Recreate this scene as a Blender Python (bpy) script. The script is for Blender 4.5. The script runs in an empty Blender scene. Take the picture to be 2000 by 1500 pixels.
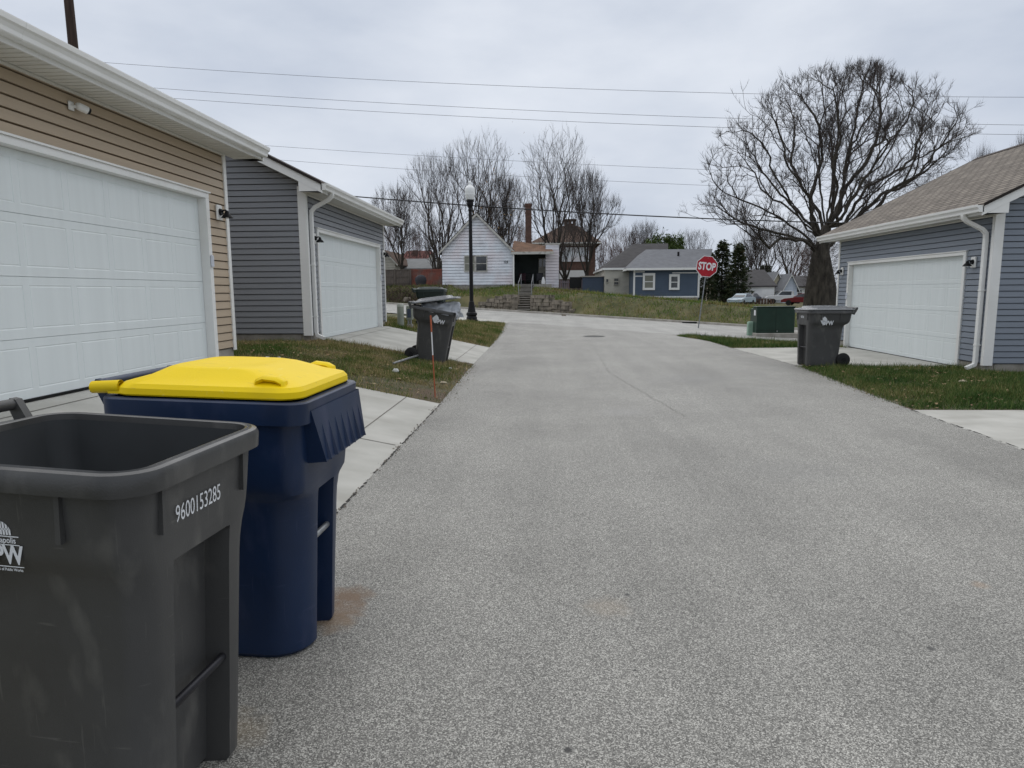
import bpy, bmesh, math, random
import numpy as np
from mathutils import Vector, Matrix

# ---------------------------------------------------------------- camera / world / sun / exposure
SC = bpy.context.scene
COL = SC.collection
R = math.radians
FL, CX, CY, CAMH = 1325.0, 1000.0, 750.0, 1.6
_y, _p, _r = R(-3.068), R(7.757), R(0.366)
_f = np.array([math.sin(_y)*math.cos(_p), math.cos(_y)*math.cos(_p), -math.sin(_p)])
_r0 = np.array([math.cos(_y), -math.sin(_y), 0.0]); _d0 = np.cross(_f, _r0)
_rt = _r0*math.cos(_r) + _d0*math.sin(_r); _dn = -_r0*math.sin(_r) + _d0*math.cos(_r)
CAM = np.array([0.0, 0.0, CAMH])
cd = bpy.data.cameras.new("camera"); cam = bpy.data.objects.new("camera", cd); COL.objects.link(cam)
cd.sensor_width = 36.0; cd.lens = 36.0*FL/2000.0; cd.clip_start = 0.05; cd.clip_end = 3000.0
cam.matrix_world = Matrix(((_rt[0], -_dn[0], -_f[0], 0), (_rt[1], -_dn[1], -_f[1], 0), (_rt[2], -_dn[2], -_f[2], CAMH), (0, 0, 0, 1)))
SC.camera = cam
SC.view_settings.view_transform = 'Standard'; SC.view_settings.look = 'None'
SC.view_settings.exposure = 0.1; SC.view_settings.gamma = 1.0
SUN_EL, SUN_AZ = R(66), R(350)       # azimuth clockwise from +Y
W = bpy.data.worlds.new("World"); SC.world = W; W.use_nodes = True
nt = W.node_tree; nt.nodes.clear()
wo = nt.nodes.new('ShaderNodeOutputWorld'); bg = nt.nodes.new('ShaderNodeBackground'); bg.inputs[1].default_value = 0.1
sky = nt.nodes.new('ShaderNodeTexSky'); sky.sky_type = 'NISHITA'; sky.sun_disc = False
sky.sun_elevation = SUN_EL; sky.sun_rotation = SUN_AZ
tc = nt.nodes.new('ShaderNodeTexCoord'); mp = nt.nodes.new('ShaderNodeMapping'); mp.inputs['Scale'].default_value = (1.0, 1.0, 2.6)
nz = nt.nodes.new('ShaderNodeTexNoise'); nz.inputs['Scale'].default_value = 2.3; nz.inputs['Detail'].default_value = 6.0; nz.inputs['Roughness'].default_value = 0.52
rp = nt.nodes.new('ShaderNodeValToRGB')
rp.color_ramp.elements[0].position = 0.34; rp.color_ramp.elements[0].color = (5.0, 5.55, 6.55, 1)
rp.color_ramp.elements[1].position = 0.68; rp.color_ramp.elements[1].color = (7.3, 7.7, 8.4, 1)
mx = nt.nodes.new('ShaderNodeMix'); mx.data_type = 'RGBA'; mx.inputs[0].default_value = 0.965
L = nt.links.new
L(tc.outputs['Generated'], mp.inputs['Vector']); L(mp.outputs[0], nz.inputs['Vector']); L(nz.outputs['Fac'], rp.inputs[0])
L(sky.outputs[0], mx.inputs[6]); L(rp.outputs[0], mx.inputs[7]); L(mx.outputs[2], bg.inputs[0]); L(bg.outputs[0], wo.inputs[0])
sd = bpy.data.lights.new("sun", 'SUN'); sd.energy = 1.5; sd.angle = R(115); sd.color = (1.0, 0.95, 0.87)
so = bpy.data.objects.new("sun", sd); COL.objects.link(so); so.location = (0, 0, 60)
sv = Vector((math.sin(SUN_AZ)*math.cos(SUN_EL), math.cos(SUN_AZ)*math.cos(SUN_EL), math.sin(SUN_EL)))
so.rotation_euler = (-sv).to_track_quat('-Z', 'Y').to_euler()
SC.cycles.max_bounces = 6; SC.cycles.diffuse_bounces = 3; SC.cycles.glossy_bounces = 3; SC.cycles.transmission_bounces = 4

# ---------------------------------------------------------------- helpers
rnd = random.Random(7); RS = np.random.RandomState(11)
def ray(px, py): return _f + (px-CX)/FL*_rt + (py-CY)/FL*_dn
def at(px, py, Y):
    v = ray(px, py); return CAM + v*(Y/v[1])
def sm(t):
    t = np.clip(t, 0.0, 1.0); return t*t*(3-2*t)
def zf(x, y):
    """height of the finished ground"""
    x = np.asarray(x, float); y = np.asarray(y, float)
    s = y + 0.7*x - 32.5
    near = np.minimum(np.maximum(0.193*(-1.56-x), 0.0), 0.61)
    zs = 0.02 - 0.045*np.clip(x, -30, 26)
    k = sm((s+8.0)/8.0)
    z = near*(1-k) + zs*k
    t = s - 15.5
    zh = np.interp(x, [-40, -15, -3, 1, 5, 10, 14, 18, 30, 60], [2.2, 2.12, 2.1, 1.7, 1.25, 0.82, 0.42, 0.05, -0.2, -0.3])
    p1 = sm((t-0.5)/5.0)
    w = sm((x+8.6)/1.2)*sm((2.6-x)/1.2)
    cut = sm((x+2.75)/0.35)*sm((-0.95-x)/0.35)
    p2 = np.where(t < 2.3, 0.0, np.where(t < 2.5, (t-2.3)/0.2*0.5, 0.5+0.5*np.clip((t-2.5)/7.0, 0, 1)))
    p2 = p2*(1-cut)+cut*np.where(t < 4.3, 0.0, np.where(t < 4.5, (t-4.3)/0.2*0.62, 0.62+0.38*np.clip((t-4.5)/5.0, 0, 1)))
    z = z + np.where(t > 0, (zh-zs)*(p1*(1-w)+p2*w), 0.0)
    fz = sm((y-66.0)/28.0)*(t > 0)
    zfar = np.interp(x, [-25, 0, 20], [1.5, 0.7, -0.3])
    return z*(1-fz) + zfar*fz
def Z(x, y): return float(zf(x, y))
def gnd(px, py, lo=2.0, hi=140.0):
    """the point of the ground seen at a photo pixel"""
    v = ray(px, py); prev = lo
    for i in range(4000):
        Y = lo + (hi-lo)*(i/4000.0)**1.6; q = CAM + v*(Y/v[1])
        if q[2] <= Z(q[0], q[1]):
            a, b = prev, Y
            for _ in range(25):
                m = (a+b)/2; q = CAM + v*(m/v[1])
                if q[2] <= Z(q[0], q[1]): b = m
                else: a = m
            return CAM + v*(b/v[1])
        prev = Y
    return CAM + v*(hi/v[1])

ORG = {}
def thing(name, label, cat, loc=(0, 0, 0), rot=(0, 0, 0), group=None):
    o = bpy.data.objects.new(name, None); COL.objects.link(o); o.empty_display_size = 0.2
    o.location = loc; o.rotation_euler = rot; o['label'] = label; o['category'] = cat
    if group: o['group'] = group
    ORG[o.name] = np.array(loc, float); return o
def tag(o, label, cat, group=None):
    o['label'] = label; o['category'] = cat
    if group: o['group'] = group
    return o
def struct(o): o['kind'] = 'structure'; return o
def stuff(o, label=None, cat=None):
    o['kind'] = 'stuff'
    if label: o['label'] = label; o['category'] = cat
    return o

def parts_of(s):
    """connected pieces of a builder, each as a builder of its own"""
    par = list(range(len(s.v)))
    def find(a):
        while par[a] != a: par[a] = par[par[a]]; a = par[a]
        return a
    for f in s.f:
        for q in f[1:]: par[find(f[0])] = find(q)
    grp = {}
    for f in s.f: grp.setdefault(find(f[0]), []).append(f)
    out = []
    for fs in grp.values():
        ids = sorted(set(i for f in fs for i in f)); mp = {a: k for k, a in enumerate(ids)}; b = MB(); b.v = [s.v[i] for i in ids]; b.f = [tuple(mp[i] for i in f) for f in fs]; out.append(b)
    return out
class MB:
    def each(s, *a, **k): return [b.build(*a, **k) for b in parts_of(s)]
    def __init__(s): s.v = []; s.f = []; s.m = None
    def add(s, vs, fs):
        n = len(s.v)
        if s.m is not None: vs = [tuple(s.m @ Vector(v)) for v in vs]
        s.v.extend(tuple(map(float, v)) for v in vs); s.f.extend(tuple(i+n for i in f) for f in fs); return s
    def quad(s, a, b, c, d): return s.add([a, b, c, d], [(0, 1, 2, 3)])
    def box(s, x0, x1, y0, y1, z0, z1):
        return s.add([(x0, y0, z0), (x1, y0, z0), (x1, y1, z0), (x0, y1, z0), (x0, y0, z1), (x1, y0, z1), (x1, y1, z1), (x0, y1, z1)],
                     [(0, 3, 2, 1), (4, 5, 6, 7), (0, 1, 5, 4), (1, 2, 6, 5), (2, 3, 7, 6), (3, 0, 4, 7)])
    def bbox(s, x0, x1, y0, y1, z0, z1, b=0.01):
        """box with chamfered vertical and top edges"""
        secs = []
        for z, i in ((z0, 0.0), (z1-b, 0.0), (z1, b)):
            x0_, x1_, y0_, y1_ = x0+i, x1-i, y0+i, y1-i
            secs.append([(x0_+b, y0_, z), (x1_-b, y0_, z), (x1_, y0_+b, z), (x1_, y1_-b, z), (x1_-b, y1_, z), (x0_+b, y1_, z), (x0_, y1_-b, z), (x0_, y0_+b, z)])
        return s.loft(secs, True, True)
    def loft(s, secs, cap0=False, cap1=False, closed=True):
        n = len(secs[0]); vs = [p for q in secs for p in q]; fs = []
        for i in range(len(secs)-1):
            for j in range(n if closed else n-1):
                k = (j+1) % n; fs.append((i*n+j, i*n+k, (i+1)*n+k, (i+1)*n+j))
        if cap0: fs.append(tuple(range(n-1, -1, -1)))
        if cap1: fs.append(tuple((len(secs)-1)*n+j for j in range(n)))
        return s.add(vs, fs)
    def tube(s, pts, rad, n=8, cap=True):
        pts = [Vector(p) for p in pts]; rad = rad if hasattr(rad, '__len__') else [rad]*len(pts); secs = []
        up = None
        for i, p in enumerate(pts):
            d = (pts[min(i+1, len(pts)-1)]-pts[max(i-1, 0)])
            if d.length < 1e-9: d = Vector((0, 0, 1))
            d.normalize()
            if up is None: up = Vector((0, 0, 1)) if abs(d.z) < 0.9 else Vector((1, 0, 0))
            a = d.cross(up)
            if a.length < 1e-4: a = d.cross(Vector((0.3, 1, 0.2)))
            a.normalize(); b = a.cross(d); up = b
            secs.append([tuple(p+(a*math.cos(2*math.pi*k/n)+b*math.sin(2*math.pi*k/n))*rad[i]) for k in range(n)])
        return s.loft(secs, cap, cap)
    def lathe(s, prof, n=16, c=(0, 0, 0)):
        secs = [[(c[0]+r*math.cos(2*math.pi*k/n), c[1]+r*math.sin(2*math.pi*k/n), c[2]+z) for k in range(n)] for r, z in prof]
        return s.loft(secs, True, True)
    def cyl(s, a, b, r, n=12): return s.tube([a, b], r, n)
    def prism(s, poly, axis, a0, a1):
        """poly of 2-D points extruded along axis ('x','y','z')"""
        def P(u, v, w): return {'x': (w, u, v), 'y': (u, w, v), 'z': (u, v, w)}[axis]
        n = len(poly); vs = [P(u, v, a0) for u, v in poly]+[P(u, v, a1) for u, v in poly]
        fs = [tuple(range(n-1, -1, -1)), tuple(range(n, 2*n))]+[(i, (i+1) % n, n+(i+1) % n, n+i) for i in range(n)]
        return s.add(vs, fs)
    def build(s, name, mat, parent=None, smooth=None, world=False, fix=True):
        me = bpy.data.meshes.new(name); vs = s.v
        org = np.zeros(3)
        if parent is not None and world:
            org = ORG[parent.name]; vs = [(a-org[0], b-org[1], c-org[2]) for a, b, c in vs]
        me.from_pydata(vs, [], s.f)
        if fix:
            bm = bmesh.new(); bm.from_mesh(me); bmesh.ops.recalc_face_normals(bm, faces=bm.faces); bm.to_mesh(me); bm.free()
        for m in (mat if isinstance(mat, (list, tuple)) else [mat]): me.materials.append(m)
        if smooth is not None:
            me.polygons.foreach_set('use_smooth', [True]*len(me.polygons))
            try: me.set_sharp_from_angle(angle=R(smooth))
            except Exception: pass
        me.update()
        o = bpy.data.objects.new(name, me); COL.objects.link(o)
        if parent is not None: o.parent = parent
        ORG[o.name] = org
        return o
def np_mesh(name, V, F, mat, parent=None):
    """fast mesh: V (n,3) array, F (m,k) array"""
    me = bpy.data.meshes.new(name); V = np.asarray(V, np.float32); F = np.asarray(F, np.int32); m, k = F.shape
    me.vertices.add(len(V)); me.vertices.foreach_set('co', V.ravel())
    me.loops.add(m*k); me.loops.foreach_set('vertex_index', F.ravel())
    me.polygons.add(m); me.polygons.foreach_set('loop_start', np.arange(0, m*k, k, dtype=np.int32))
    me.polygons.foreach_set('loop_total', np.full(m, k, np.int32))
    me.materials.append(mat); me.update(calc_edges=True)
    o = bpy.data.objects.new(name, me); COL.objects.link(o)
    if parent is not None: o.parent = parent
    return o
def kids(o): return [c for c in COL.objects if c.parent == o]
def dup(o, loc, rot=None, scale=None, label=None, group=None):
    def cp(src, par):
        c = src.copy(); COL.objects.link(c); c.parent = par
        for ch in kids(src): cp(ch, c)
        return c
    r = cp(o, None); r.location = loc
    if rot is not None: r.rotation_euler = rot
    if scale is not None: r.scale = scale
    if label: r['label'] = label
    if group: r['group'] = group
    return r
def text_geo(body, size=1.0, bold=0.0, sx=1.0):
    cu = bpy.data.curves.new("lettering", 'FONT'); cu.body = body; cu.size = size; cu.align_x = 'CENTER'; cu.align_y = 'CENTER'
    cu.offset = bold; cu.resolution_u = 3
    o = bpy.data.objects.new("lettering", cu); COL.objects.link(o)
    bpy.context.view_layer.update()
    me = bpy.data.meshes.new_from_object(o.evaluated_get(bpy.context.evaluated_depsgraph_get()))
    vs = [(v.co.x*sx, v.co.y) for v in me.vertices]; fs = [tuple(p.vertices) for p in me.polygons]
    bpy.data.objects.remove(o); bpy.data.curves.remove(cu); bpy.data.meshes.remove(me)
    return vs, fs
def put_text(mb, body, size, org, u, v, bold=0.0, sx=1.0):
    vs, fs = text_geo(body, size, bold, sx); o, u, v = np.array(org), np.array(u), np.array(v)
    mb.add([tuple(o+u*a+v*b) for a, b in vs], fs)

# ---------------------------------------------------------------- materials
def mat(name, c, rough=0.6, var=0.1, scale=6.0, bump=0.0, bscale=60.0, metal=0.0, spec=0.4, c2=None, stretch=(1, 1, 1), det=5.0, mix=None, bdist=0.01):
    m = bpy.data.materials.new(name); m.use_nodes = True; t = m.node_tree; N = t.nodes.new; l = t.links.new
    b = t.nodes['Principled BSDF']; b.inputs['Roughness'].default_value = rough; b.inputs['Metallic'].default_value = metal
    b.inputs['Specular IOR Level'].default_value = spec
    tc = N('ShaderNodeTexCoord'); mp = N('ShaderNodeMapping'); mp.inputs['Scale'].default_value = stretch; l(tc.outputs['Object'], mp.inputs[0])
    nz = N('ShaderNodeTexNoise'); nz.inputs['Scale'].default_value = scale; nz.inputs['Detail'].default_value = det; l(mp.outputs[0], nz.inputs['Vector'])
    rp = N('ShaderNodeValToRGB'); e = rp.color_ramp.elements
    lo, hi = mix or (0.3, 0.7); e[0].position = lo; e[1].position = hi
    d = c2 if c2 else tuple(min(1, x*(1+var)) for x in c)
    a = c if c2 else tuple(x*(1-var) for x in c)
    e[0].color = (*a, 1); e[1].color = (*d, 1); l(nz.outputs['Fac'], rp.inputs[0]); l(rp.outputs[0], b.inputs['Base Color'])
    if bump:
        n2 = N('ShaderNodeTexNoise'); n2.inputs['Scale'].default_value = bscale; n2.inputs['Detail'].default_value = 4; l(mp.outputs[0], n2.inputs['Vector'])
        bp = N('ShaderNodeBump'); bp.inputs['Strength'].default_value = bump; bp.inputs['Distance'].default_value = bdist
        l(n2.outputs['Fac'], bp.inputs['Height']); l(bp.outputs[0], b.inputs['Normal'])
    m['ramp'] = rp.name; m['noise'] = nz.name
    return m
def overlay(m, c, scale, lo, hi, stretch=(1, 1, 1), amt=1.0, det=8.0, off=(0, 0, 0)):
    """mix a second patchy colour over the base colour"""
    t = m.node_tree; N = t.nodes.new; l = t.links.new; b = t.nodes['Principled BSDF']; src = b.inputs['Base Color'].links[0].from_socket
    tc = N('ShaderNodeTexCoord'); mp = N('ShaderNodeMapping'); mp.inputs['Scale'].default_value = stretch; mp.inputs['Location'].default_value = off
    l(tc.outputs['Object'], mp.inputs[0])
    nz = N('ShaderNodeTexNoise'); nz.inputs['Scale'].default_value = scale; nz.inputs['Detail'].default_value = det; l(mp.outputs[0], nz.inputs['Vector'])
    mr = N('ShaderNodeMapRange'); mr.inputs[1].default_value = lo; mr.inputs[2].default_value = hi; mr.inputs[4].default_value = amt; l(nz.outputs['Fac'], mr.inputs[0])
    mx = N('ShaderNodeMix'); mx.data_type = 'RGBA'; l(mr.outputs[0], mx.inputs[0]); l(src, mx.inputs[6]); mx.inputs[7].default_value = (*c, 1)
    l(mx.outputs[2], b.inputs['Base Color']); return m
def spot(m, p, rad, c, amt=0.7):
    """a stain with its own outline round a point of the ground (world metres)"""
    t = m.node_tree; N = t.nodes.new; l = t.links.new; b = t.nodes['Principled BSDF']; src = b.inputs['Base Color'].links[0].from_socket
    tc = N('ShaderNodeTexCoord'); nz = N('ShaderNodeTexNoise'); nz.inputs['Scale'].default_value = 14; nz.inputs['Detail'].default_value = 6; l(tc.outputs['Object'], nz.inputs['Vector'])
    ds = N('ShaderNodeVectorMath'); ds.operation = 'DISTANCE'; l(tc.outputs['Object'], ds.inputs[0]); ds.inputs[1].default_value = p
    ad = N('ShaderNodeMath'); ad.operation = 'MULTIPLY_ADD'; l(nz.outputs['Fac'], ad.inputs[0]); ad.inputs[1].default_value = rad*1.6; l(ds.outputs['Value'], ad.inputs[2])
    mr = N('ShaderNodeMapRange'); mr.inputs[1].default_value = rad*2.0; mr.inputs[2].default_value = rad*1.2; mr.inputs[3].default_value = 0; mr.inputs[4].default_value = amt
    l(ad.outputs[0], mr.inputs[0]); mx = N('ShaderNodeMix'); mx.data_type = 'RGBA'; l(mr.outputs[0], mx.inputs[0]); l(src, mx.inputs[6]); mx.inputs[7].default_value = (*c, 1)
    l(mx.outputs[2], b.inputs['Base Color']); return m
def asphalt(name, lo, hi, cell=150.0, patch=0.22):
    m = bpy.data.materials.new(name); m.use_nodes = True; t = m.node_tree; N = t.nodes.new; l = t.links.new; b = t.nodes['Principled BSDF']
    b.inputs['Roughness'].default_value = 0.6; b.inputs['Specular IOR Level'].default_value = 0.5
    tc = N('ShaderNodeTexCoord'); vo = N('ShaderNodeTexVoronoi'); vo.inputs['Scale'].default_value = cell; l(tc.outputs['Object'], vo.inputs['Vector'])
    sp = N('ShaderNodeSeparateColor'); l(vo.outputs['Color'], sp.inputs[0])
    rp = N('ShaderNodeValToRGB'); e = rp.color_ramp.elements; e[0].position = 0.0; e[0].color = (*lo, 1); e[1].position = 1.0; e[1].color = (*hi, 1)
    md = e.new(0.62); md.color = (*[(a*0.66+c*0.34) for a, c in zip(lo, hi)], 1)
    l(sp.outputs[0], rp.inputs[0])
    n1 = N('ShaderNodeTexNoise'); n1.inputs['Scale'].default_value = 0.55; n1.inputs['Detail'].default_value = 7; n1.inputs['Roughness'].default_value = 0.6; l(tc.outputs['Object'], n1.inputs['Vector'])
    mr = N('ShaderNodeMapRange'); mr.inputs[1].default_value = 0.3; mr.inputs[2].default_value = 0.7; mr.inputs[3].default_value = 1-patch; mr.inputs[4].default_value = 1+patch*0.6; l(n1.outputs['Fac'], mr.inputs[0])
    mp = N('ShaderNodeMapping'); mp.inputs['Scale'].default_value = (1.5, 0.10, 1); l(tc.outputs['Object'], mp.inputs[0])
    n3 = N('ShaderNodeTexNoise'); n3.inputs['Scale'].default_value = 1.0; n3.inputs['Detail'].default_value = 6; n3.inputs['Roughness'].default_value = 0.62; l(mp.outputs[0], n3.inputs['Vector'])
    m3 = N('ShaderNodeMapRange'); m3.inputs[1].default_value = 0.32; m3.inputs[2].default_value = 0.68; m3.inputs[3].default_value = 0.86; m3.inputs[4].default_value = 1.10; l(n3.outputs['Fac'], m3.inputs[0])
    ml = N('ShaderNodeMath'); ml.operation = 'MULTIPLY'; l(mr.outputs[0], ml.inputs[0]); l(m3.outputs[0], ml.inputs[1])
    mx = N('ShaderNodeVectorMath'); mx.operation = 'SCALE'; l(rp.outputs[0], mx.inputs[0]); l(ml.outputs[0], mx.inputs[3]); l(mx.outputs[0], b.inputs['Base Color'])
    n2 = N('ShaderNodeTexNoise'); n2.inputs['Scale'].default_value = 190; n2.inputs['Detail'].default_value = 3; l(tc.outputs['Object'], n2.inputs['Vector'])
    bp = N('ShaderNodeBump'); bp.inputs['Strength'].default_value = 0.35; bp.inputs['Distance'].default_value = 0.005; l(n2.outputs['Fac'], bp.inputs['Height']); l(bp.outputs[0], b.inputs['Normal'])
    return m
def bricky(name, c1, c2, mortar, bw, bh, ms=0.01, rough=0.85, axes='yz', zk=1.0, off=0.5, var=0.25, msm=0.1):
    m = bpy.data.materials.new(name); m.use_nodes = True; t = m.node_tree; N = t.nodes.new; l = t.links.new; b = t.nodes['Principled BSDF']
    b.inputs['Roughness'].default_value = rough; b.inputs['Specular IOR Level'].default_value = 0.25
    tc = N('ShaderNodeTexCoord'); sx = N('ShaderNodeSeparateXYZ'); l(tc.outputs['Object'], sx.inputs[0]); cb = N('ShaderNodeCombineXYZ')
    ix = {'x': 0, 'y': 1, 'z': 2}
    l(sx.outputs[ix[axes[0]]], cb.inputs[0])
    mu = N('ShaderNodeMath'); mu.operation = 'MULTIPLY'; mu.inputs[1].default_value = zk; l(sx.outputs[ix[axes[1]]], mu.inputs[0]); l(mu.outputs[0], cb.inputs[1])
    br = N('ShaderNodeTexBrick'); br.offset = off; br.inputs['Scale'].default_value = 1.0; br.inputs['Brick Width'].default_value = bw; br.inputs['Row Height'].default_value = bh
    br.inputs['Mortar Size'].default_value = ms; br.inputs['Mortar Smooth'].default_value = msm; br.inputs['Color1'].default_value = (*c1, 1); br.inputs['Color2'].default_value = (*c2, 1); br.inputs['Mortar'].default_value = (*mortar, 1)
    l(cb.outputs[0], br.inputs['Vector'])
    nz = N('ShaderNodeTexNoise'); nz.inputs['Scale'].default_value = 1.7; nz.inputs['Detail'].default_value = 8; nz.inputs['Roughness'].default_value = 0.65; l(tc.outputs['Object'], nz.inputs['Vector'])
    mr = N('ShaderNodeMapRange'); mr.inputs[1].default_value = 0.3; mr.inputs[2].default_value = 0.7; mr.inputs[3].default_value = 1-var; mr.inputs[4].default_value = 1+var; l(nz.outputs['Fac'], mr.inputs[0])
    vm = N('ShaderNodeVectorMath'); vm.operation = 'SCALE'; l(br.outputs['Color'], vm.inputs[0]); l(mr.outputs[0], vm.inputs[3]); l(vm.outputs[0], b.inputs['Base Color'])
    bp = N('ShaderNodeBump'); bp.inputs['Strength'].default_value = 0.4; bp.inputs['Distance'].default_value = 0.01; bp.invert = True; l(br.outputs['Fac'], bp.inputs['Height']); l(bp.outputs[0], b.inputs['Normal'])
    return m
def blades(name, cols, patch=0.5, pscale=0.6):
    """leaf blades: colour random per blade, mixed with patches"""
    m = bpy.data.materials.new(name); m.use_nodes = True; t = m.node_tree; N = t.nodes.new; l = t.links.new; b = t.nodes['Principled BSDF']
    b.inputs['Roughness'].default_value = 0.7; b.inputs['Specular IOR Level'].default_value = 0.2
    ge = N('ShaderNodeNewGeometry'); tc = N('ShaderNodeTexCoord'); nz = N('ShaderNodeTexNoise'); nz.inputs['Scale'].default_value = pscale; nz.inputs['Detail'].default_value = 6; nz.inputs['Roughness'].default_value = 0.6
    l(tc.outputs['Object'], nz.inputs['Vector'])
    mr = N('ShaderNodeMapRange'); mr.inputs[1].default_value = 0.32; mr.inputs[2].default_value = 0.68; mr.inputs[3].default_value = -patch; mr.inputs[4].default_value = patch; l(nz.outputs['Fac'], mr.inputs[0])
    ad = N('ShaderNodeMath'); ad.operation = 'MULTIPLY_ADD'; ad.inputs[1].default_value = 0.75; l(ge.outputs['Random Per Island'], ad.inputs[0]); l(mr.outputs[0], ad.inputs[2])
    rp = N('ShaderNodeValToRGB'); e = rp.color_ramp.elements; n = len(cols)
    for i, c in enumerate(cols):
        k = e[i] if i < 2 else e.new(0.5)
    for i, c in enumerate(cols):
        e[i].position = i/(n-1); e[i].color = (*c, 1)
    l(ad.outputs[0], rp.inputs[0]); l(rp.outputs[0], b.inputs['Base Color']); return m

M = {}
M['asphalt'] = asphalt('asphalt', (0.068, 0.065, 0.058), (0.56, 0.545, 0.495), 225.0, 0.2)
M['street'] = asphalt('street_asphalt', (0.25, 0.245, 0.225), (0.46, 0.45, 0.42), 90.0)
M['concrete'] = overlay(mat('concrete', (0.36, 0.352, 0.318), 0.85, c2=(0.50, 0.49, 0.45), scale=1.6, bump=0.15, bscale=160), (0.30, 0.285, 0.25), 0.9, 0.55, 0.75, (1, 3, 1), 0.6)
M['curb'] = mat('curb_concrete', (0.25, 0.23, 0.20), 0.9, c2=(0.38, 0.36, 0.32), scale=2.5, bump=0.2)
M['dirt'] = mat('dirt', (0.12, 0.10, 0.07), 0.95, c2=(0.30, 0.26, 0.20), scale=3.0, bump=0.5, bscale=40)
M['ground'] = overlay(mat('ground', (0.045, 0.055, 0.018), 0.95, c2=(0.12, 0.11, 0.05), scale=1.2, bump=0.5, bscale=18), (0.20, 0.165, 0.085), 0.35, 0.5, 0.66, amt=0.75)
M['lawn'] = overlay(mat('lawn_soil', (0.05, 0.05, 0.022), 0.95, c2=(0.12, 0.10, 0.055), scale=5.0, bump=0.6, bscale=60), (0.10, 0.07, 0.045), 0.8, 0.5, 0.62)
M['tan'] = mat('tan_siding', (0.44, 0.35, 0.25), 0.55, 0.05, 3.0, bump=0.06, bscale=90, stretch=(1, 0.2, 4))
M['grey'] = mat('grey_siding', (0.235, 0.245, 0.262), 0.55, 0.05, 3.0, bump=0.06, bscale=90, stretch=(0.3, 0.3, 4))
M['slate'] = mat('slate_blue_siding', (0.205, 0.232, 0.272), 0.55, 0.05, 3.0, bump=0.06, bscale=90, stretch=(0.3, 0.3, 4))
M['white'] = overlay(mat('white_paint', (0.78, 0.78, 0.755), 0.45, 0.03, 2.0), (0.58, 0.55, 0.47), 1.4, 0.55, 0.8, (1, 1, 0.5), 0.45)
M['soffit'] = mat('soffit_vinyl', (0.70, 0.69, 0.64), 0.5, 0.03, 2.0)
M['door'] = mat('garage_door_paint', (0.715, 0.76, 0.755), 0.42, 0.03, 1.2, bump=0.05, bscale=70, stretch=(8, 8, 0.5))
M['found'] = mat('foundation_block', (0.20, 0.185, 0.16), 0.95, c2=(0.34, 0.32, 0.28), scale=4, bump=0.4)
M['shingle_taupe'] = bricky('taupe_shingles', (0.25, 0.218, 0.182), (0.155, 0.133, 0.112), (0.045, 0.038, 0.032), 0.33, 0.14, 0.018, axes='yz', zk=2.236, var=0.18)
M['shingle_dark'] = bricky('dark_brown_shingles', (0.10, 0.08, 0.07), (0.065, 0.052, 0.047), (0.03, 0.025, 0.022), 0.33, 0.14, 0.010, axes='yz', zk=2.236)
M['black'] = mat('black_plastic', (0.010, 0.010, 0.011), 0.5, 0.2, spec=0.2)
M['rubber'] = mat('wheel_rubber', (0.014, 0.014, 0.014), 0.8, 0.2)
M['dark_metal'] = mat('dark_metal', (0.03, 0.03, 0.035), 0.4, 0.3, metal=0.6)
M['steel'] = mat('galvanised_steel', (0.30, 0.31, 0.32), 0.45, 0.2, 12, metal=0.7)
M['clear_white'] = mat('lamp_globe_white', (0.78, 0.79, 0.78), 0.3, 0.04)
M['glass'] = mat('window_glass', (0.03, 0.035, 0.04), 0.08, 0.3, spec=0.8)
M['blind'] = mat('window_blind', (0.20, 0.20, 0.16), 0.3, 0.25, 3, stretch=(1, 1, 30), spec=0.6)
M['label_white'] = mat('printed_white', (0.74, 0.76, 0.78), 0.6, 0.05)
M['bark'] = mat('tree_bark', (0.020, 0.017, 0.014), 0.95, c2=(0.085, 0.074, 0.058), scale=3.5, bump=1.0, bscale=9, stretch=(1, 1, 0.25), bdist=0.09)
M['twig'] = mat('twigs', (0.04, 0.033, 0.03), 0.95, c2=(0.085, 0.07, 0.063), scale=0.6)
M['twig_red'] = mat('reddish_twigs', (0.085, 0.05, 0.045), 0.95, c2=(0.15, 0.10, 0.09), scale=0.5)
# ---------------------------------------------------------------- ground and paved sheets
def axis_knots(spec):
    out = []
    for a, b, st in spec: out += list(np.arange(a, b-1e-6, st))
    out.append(spec[-1][1]); return np.array(out)
gx = np.concatenate([axis_knots([(-900, -120, 60), (-120, -40, 8), (-40, -16, 1.0), (-16, -4.86, 0.5066)]), axis_knots([(-4.86, -1.56, 0.33)]), axis_knots([(-1.4, 20, 0.4), (20, 40, 1.0), (40, 140, 8), (140, 900, 60)])])
gx = np.unique(np.round(gx, 4))
gy = axis_knots([(-60, -8, 6), (-8, 24, 0.8), (24, 64, 0.4), (64, 110, 2), (110, 200, 10), (200, 1500, 100)])
GX, GY = np.meshgrid(gx, gy); GZ = zf(GX, GY)-0.05
ni, nj = len(gy), len(gx); idx = np.arange(ni*nj).reshape(ni, nj)
F = np.stack([idx[:-1, :-1].ravel(), idx[:-1, 1:].ravel(), idx[1:, 1:].ravel(), idx[1:, :-1].ravel()], 1)
g = np_mesh('ground', np.stack([GX.ravel(), GY.ravel(), GZ.ravel()], 1), F, M['ground']); struct(g)
for p in g.data.polygons: p.use_smooth = True

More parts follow.
